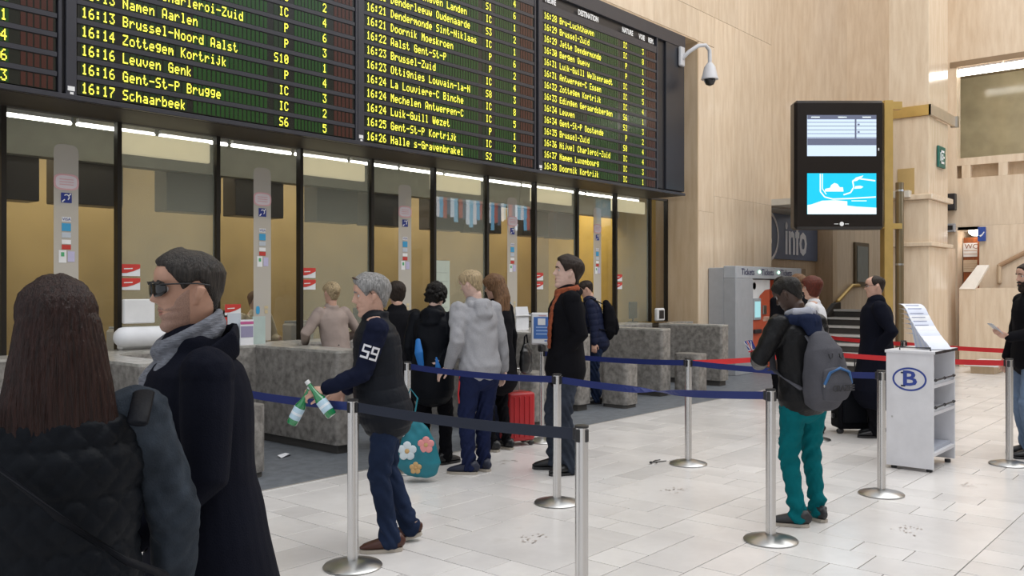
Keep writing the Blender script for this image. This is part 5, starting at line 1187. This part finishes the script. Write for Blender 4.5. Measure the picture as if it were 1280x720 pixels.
gb=empty('carrier_bag',(*fl(627,552),0),R(-30),'grey and navy carrier bag standing against the red suitcase','bag')
bm=bmesh.new(); tube(bm,[(0,0,.05),(0,0,.15),(0,0,.40),(0,0,.52)],[(.13,.06),(.14,.07),(.12,.06),(.10,.03)],20,side=(1,0,0),exp=3); remesh(bm,'bag_body',[mat('bag_navy',(.02,.03,.07),.6),mat('bag_grey',(.32,.32,.33),.6)],gb,.01,disp=folds(.006,30,3),matfn=lambda c:(c[:,0]>.05))
# --- black jacket, orange scarf
person('scarf','tall person with dark brown hair, black jacket and orange knitted scarf looking up left',6.24,4.72,138,1.87,SKINP,
 dict(mat=BLKC,bulk=.030,hem=.82,collar=.03,sleeve=.020,disp=folds(.007,15,.2)),dict(mat=JEANG,bulk=.020,cuff=.07,fold=.009),dict(mat=BKSH),dict(mat=H_DB,style='short',th=.020,quiff=.006,rough=.001,hs=1.10,lift=-.015),vox=.008,head=(-2,-8,0),lean=(-.01,0),
 lh=dict(t=(.075,.13,.96),hint=(-1,.5,0),d=(.2,-.5,-.7),curl=.2),rh=dict(t=(.07,-.13,.96),hint=(-1,-.5,0),d=(.2,.5,-.7),curl=.2),lf=dict(p=(-.03,.09),yaw=10),rf=dict(p=(.06,-.14),yaw=-10))
I=PERS['scarf']; nk=I['nk']
ORS=mat('orange_knit',(.30,.070,.025),.9,bump=.8,bscale=60,stretch=(1,1,5),var=.5,vscale=30)
bm=bmesh.new(); ring=[nk+V(.000+.086*math.cos(2*math.pi*q/12),.085*math.sin(2*math.pi*q/12),.018-.02*math.cos(2*math.pi*q/12)) for q in range(13)]
tube(bm,ring,[(.035,.022)]*13,12,side=(0,0,1)); tube(bm,[nk+V(.075,.04,.0),nk+V(.13,.05,-.12),nk+V(.155,.06,-.28),nk+V(.16,.06,-.44)],[(.045,.016),(.055,.018),(.055,.016),(.05,.012)],12,side=(0,1,0))
add(I,bm,'scarf',ORS,voxel=.007,disp=lambda co,no:(.002*np.sin(110*co[:,2])).astype(np.float32))
bm=bmesh.new(); tube(bm,[nk+V(-.07,.07,-.01),nk+V(-.10,0,.01),nk+V(-.07,-.07,-.01)],[.035]*3,12); add(I,bm,'lowered_hood',BLKC,smooth=True)
# --- navy puffer with backpack
person('puffer','person in a navy puffer jacket and dark jeans carrying a black backpack, head hidden',10.26,7.20,128,1.71,SKIN,dict(mat=NPUF,bulk=.034,hem=.86,sleeve=.024,disp=puffer(.008,.085),collar=.03),dict(mat=JEAN,bulk=.018),dict(mat=BKSH),dict(mat=H_DB,style='short'),head=(0,22,0),lean=(.09,0))
def backpack(info,label,m,wd,hg,dp,z0,group=None,straps=None,rear=-.16,extra=None):
    k=info['k']; t=empty('backpack',info['M'].translation,0,label,'bag'); t.rotation_euler=info['root'].rotation_euler
    c=info['spine'](z0+hg/2); bx=c.x+rear
    sub={'K':info['K'],'root':t}
    bm=bmesh.new(); tube(bm,[(bx+.02,0,z0),(bx,0,z0+.06),(bx-.005,0,z0+hg*.45),(bx+.015,0,z0+hg*.8),(bx+.05,0,z0+hg)],[(wd*.44,dp*.38),(wd*.5,dp*.5),(wd*.5,dp*.5),(wd*.42,dp*.42),(wd*.26,dp*.24)],28,side=(0,1,0),exp=2.8)
    add(sub,bm,'main_compartment',m,voxel=.008,disp=folds(.005,20,1))
    bm=bmesh.new(); tube(bm,[(bx-dp*.42,0,z0+.03),(bx-dp*.50,0,z0+.10),(bx-dp*.46,0,z0+hg*.50)],[(wd*.34,dp*.14),(wd*.40,dp*.20),(wd*.36,dp*.12)],24,side=(0,1,0),exp=3); add(sub,bm,'front_pocket',m,voxel=.008)
    for s in (1,-1):
        bm=bmesh.new(); sh_=info['spine'](1.47); tube(bm,[(bx+.06,s*.07,z0+hg*.93),(sh_.x-.02,s*.105,1.515),(sh_.x+.09,s*.12,1.44),(sh_.x+.15,s*.135,1.28),(sh_.x+.08,s*.19,1.10),(bx+.06,s*.16,z0+.08)],[(.028,.007)]*6,10,side=(0,1,0)); add(sub,bm,'shoulder_strap',m)
    bm=bmesh.new(); tube(bm,[(bx+.04,-.035,z0+hg+.0),(bx+.04,-.02,z0+hg+.04),(bx+.04,.02,z0+hg+.04),(bx+.04,.035,z0+hg)],[.008]*4,8); add(sub,bm,'top_loop',m)
    if extra: extra(sub,bx,z0)
    return t
backpack(PERS['puffer'],'plain black backpack worn over the navy puffer jacket',BLKC,.30,.46,.20,.98,rear=-.235)
# --- youth in teal
person('teal','person in a black leather jacket, grey hood and teal jeans, looking down with a phone',5.93,2.44,68,1.69,SKIND,
 dict(mat=LEATH,bulk=.022,hem=.88,sleeve=.018,disp=folds(.006,24,.4)),dict(mat=TEAL,bulk=.010,cuff=.060,fold=.008),dict(mat=GRSH,sole=SOLW,laces=LACE),dict(mat=H_BK,style='short',th=.012,rough=.001,browmat=H_BK,lips=mat('lips_d',(.09,.04,.03),.5),quiff=.004),vox=.007,head=(22,30,0),lean=(.02,.03),
 lh=dict(t=(.24,.20,1.13),hint=(-.6,1,-.5),d=(.6,-.1,.8),n=(.3,-1,0),curl=.7),rh=dict(t=(.26,-.10,1.12),hint=(-.7,-1,-.5)),lf=dict(p=(-.02,.08),yaw=45),rf=dict(p=(.03,-.17),yaw=-10))
I=PERS['teal']; nk=I['nk']
HN=cloth('hood_navy',(.012,.018,.045)); HG=cloth('hood_grey_lining',(.36,.37,.42))
bm=bmesh.new(); tube(bm,[nk+V(.05,.10,-.03),nk+V(-.04,.115,-.02),nk+V(-.12,.0,-.04),nk+V(-.04,-.115,-.02),nk+V(.05,-.10,-.03)],[.03,.045,.055,.045,.03],12); tube(bm,[nk+V(-.11,0,-.02),nk+V(-.15,0,-.11)],[(.11,.05),(.07,.03)],16,side=(0,1,0)); add(I,bm,'sweatshirt_hood',HN,voxel=.007,disp=folds(.005,30))
bm=bmesh.new(); tube(bm,[nk+V(.02,.078,.020),nk+V(-.05,.085,.032),nk+V(-.105,.0,.036),nk+V(-.05,-.085,.032),nk+V(.02,-.078,.020)],[.024,.032,.040,.032,.024],12); add(I,bm,'hood_lining',HG,voxel=.006)
BPG=cloth('backpack_grey',(.085,.085,.098),.8,.4,150); BPB=mat('backpack_blue',(.03,.12,.30),.6)
def bex(sub,bx,z0):
    bm=bmesh.new(); tube(bm,[(bx-.115,.125,z0+.13),(bx-.128,.09,z0+.205),(bx-.131,0,z0+.235),(bx-.128,-.09,z0+.205),(bx-.115,-.125,z0+.13)],[.010]*5,8); add(sub,bm,'blue_piping',BPB)
    c=bpy.data.curves.new('lettering','FONT'); c.body='CRAZEE'; c.size=.075; c.extrude=.001; c.offset=.002; c.align_x='CENTER'; bpy.data.curves.remove(c); o=text('lettering','CRAZEE',.055,(0,0,0),0,mat('bp_ink',(.025,.025,.03),.6),sub['root'],'CENTER',ext=.001,bold=.002)
    o.location=sub['K']@V(bx-.162,0,z0+.10); o.rotation_euler=(R(90),0,R(-90))
    for s in (.05,-.05):
        bm=bmesh.new(); tube(bm,[(bx-.095,s-.018,z0+.33),(bx-.097,s-.014,z0+.305),(bx-.098,s,z0+.295),(bx-.097,s+.014,z0+.305),(bx-.095,s+.018,z0+.33)],[.004]*5,6); add(sub,bm,'round_badge',mat('bp_ink',(.025,.025,.03),.6))
    for yy in (.13,.10): bm=bmesh.new(); ball(bm,(bx-.115,yy,z0+.12),(.006,.006,.014)); add(sub,bm,'zip_pull',STEELD)
backpack(I,'grey backpack with blue piping worn by the youth in teal jeans',BPG,.33,.43,.21,.90,rear=-.205,extra=bex)
s,S,e,wr,d,H=I['arms'][0]
pw=I['M']@(wr+d*.11+V(.015,-.01,.0)); ph_=empty('phone',pw,R(100),'phone in a British flag patterned case held by the youth in teal','phone'); ph_.rotation_euler=(R(-25),R(10),R(60))
UB=mat('flag_blue',(.02,.04,.30),.4); UR=mat('flag_red',(.60,.03,.04),.4); UW=mat('flag_white',(.75,.75,.78),.4)
bobj('case',UB,ph_,-.045,.045,-.006,.006,-.08,.08,.006)
for sd in (-.0072,.0062):
    for w_,m_ in ((.012,UW),(.006,UR)):
        e_=.0004 if m_ is UR else 0; y0,y1=sd-e_,sd+.001+e_
        bobj('flag_cross',m_,ph_,-w_,w_,y0,y1,-.08,.08); bobj('flag_cross',m_,ph_,-.045,.045,y0,y1,-w_,w_)
    for sg in (1,-1):
        bm=bmesh.new(); a=sg*math.atan2(.16,.09); box(bm,-.088,.088,sd,sd+.0008,-.006,.006,M=Matrix.Rotation(a,4,'Y')); 
        for v in bm.verts: v.co.x=max(-.045,min(.045,v.co.x)); v.co.z=max(-.08,min(.08,v.co.z))
        obj('flag_diagonal',bm,UW,ph_)
bobj('screen',BLACKP,ph_,-.04,.04,.0,.001,-.07,.07)
# --- woman in white top
person('white','person with short red hair in a white top and black trousers by the ticket machines',9.66,3.86,104,1.72,SKIN,dict(mat=WTOP,bulk=.018,hem=.86,name='white_top',sleeve=.012),dict(mat=BLKT,bulk=.004,cuff=.055),dict(mat=BKSH),dict(mat=H_RED,style='bob',th=.024,rough=.002),female=True,head=(10,4,0),build=1.08)
person('machine1','person with black hair and black jacket using the ticket machine',12.5,5.45,75,1.76,SKIN,dict(mat=BLKC,bulk=.03,hem=.8),dict(mat=BLKT),dict(mat=BKSH),dict(mat=H_BK,style='cover',th=.02),head=(0,10,0),rh=dict(t=(.35,-.2,1.15)),vox=.012)
person('machine2','person with greying blond hair standing behind the red-haired one',12.1,5.02,110,1.79,SKIN,dict(mat=BLKC,bulk=.02,hem=.8),dict(mat=BLKT),dict(mat=BKSH),dict(mat=H_LB,style='cover',th=.02),head=(0,12,0),vox=.012,female=True)
# --- suited man
person('suit','balding person in glasses and a long black overcoat beside a black trolley case',9.95,3.28,116,1.735,SKIN,dict(mat=COAT,bulk=.034,hem=.50,flare=.25,collar=.04,sleeve=.024,name='overcoat',disp=folds(.008,14,1.5)),dict(mat=BLKT),dict(mat=BKSH),dict(mat=H_DB,style='bald',th=.006),build=1.15,vox=.009,head=(0,2,0),
 lh=dict(t=(.02,.20,.97),hint=(-1,.8,0),d=(-.6,-.5,.2)),rh=dict(t=(.1,-.26,.82)))
I=PERS['suit']; HS=I['HS']; nk=I['nk']
bm=bmesh.new()
for s in (1,-1):
    pts=[HS@V(.100-.010*(abs(math.cos(a))),s*(.033+.020*math.cos(a)),.131+.015*math.sin(a)) for a in [2*math.pi*q/10 for q in range(11)]]; tube(bm,pts,[.0022]*11,6,caps=False); tube(bm,[HS@V(.088,s*.055,.136),HS@V(.03,s*.080,.138),HS@V(-.02,s*.084,.135)],[.002]*3,6)
tube(bm,[HS@V(.101,-.012,.134),HS@V(.103,.0,.136),HS@V(.101,.012,.134)],[.002]*3,6); add(I,bm,'glasses',DARKF)
bm=bmesh.new(); tube(bm,[nk+V(.06,.035,.03),nk+V(.115,.03,-.06),nk+V(.13,0,-.12)],[(.03,.008),(.03,.008),(.01,.005)],10,side=(0,1,0)); add(I,bm,'shirt_collar',WTOP)
tc_=empty('trolley_case',(*fl(1062,540),0),R(40),'black wheeled trolley case standing beside the long black overcoat','suitcase')
bobj('shell',BLKC,tc_,-.14,.14,-.19,.17,.05,.60,.03,2)
bobj('front_pocket',BLKN,tc_,-.165,-.14,-.15,.13,.12,.50,.015)
for yy in (-.16,.14): bm=bmesh.new(); tube(bm,[(-.1,yy-.01,.03),(-.1,yy+.015,.03)],[.03,.03],12); obj('wheel',bm,BLACKP,tc_)
for z in (.16,.46): bobj('side_foot',BLACKP,tc_,-.03,.03,.17,.20,z,z+.05,.006)
bm=bmesh.new(); tube(bm,[(.06,-.08,.60),(.06,-.08,.86),(.06,.07,.86),(.06,.07,.60)],[.009]*4,8); obj('pull_handle',bm,DARKF,tc_)
# --- bearded man
person('beard','person with a full dark beard in a black sweater and jeans holding a phone',9.74,1.76,124,1.84,SKIN,dict(mat=BLKC,bulk=.022,hem=.86,collar=.03,name='sweater'),dict(mat=JEANL,bulk=.018,cuff=.07),dict(mat=BKSH),dict(mat=H_DB,style='short',th=.008,beard=.014,beardmat=BRD),vox=.008,head=(4,6,0),build=1.05,
 lh=dict(t=(.27,.20,1.10),hint=(-.5,.6,-1),d=(.9,.0,.35),n=(.2,-.5,.9),curl=.5),rh=dict(t=(.12,-.25,.85)))
I=PERS['beard']; s,S,e,wr,d,H=I['arms'][0]
pw=I['M']@(wr+d*.13+V(0,0,.03)); ph_=empty('phone',pw,0,'pale smartphone in the hand of the bearded person','phone'); ph_.rotation_euler=(0,R(-40),R(130))
bobj('body',mat('phone_pale',(.45,.47,.50),.3),ph_,-.075,.075,-.037,.037,-.005,.005,.004); bobj('screen',mat('phone_screen',(.10,.14,.20),.1),ph_,-.062,.062,-.033,.033,.005,.006)
# --- clerk behind glass
person('clerk','pale-shirted ticket clerk seated behind the glass beside the beige coat',6.55,9.98,262,1.70,SKINP,dict(mat=mat('cream_shirt',(.60,.52,.38),.7),bulk=.015,hem=.85,name='shirt'),dict(mat=BLKT),dict(mat=BKSH),dict(mat=H_LB,style='cover',th=.015),vox=.012,pelvis=.78,lh=dict(t=(.3,.2,1.0)),rh=dict(t=(.3,-.2,1.0)))
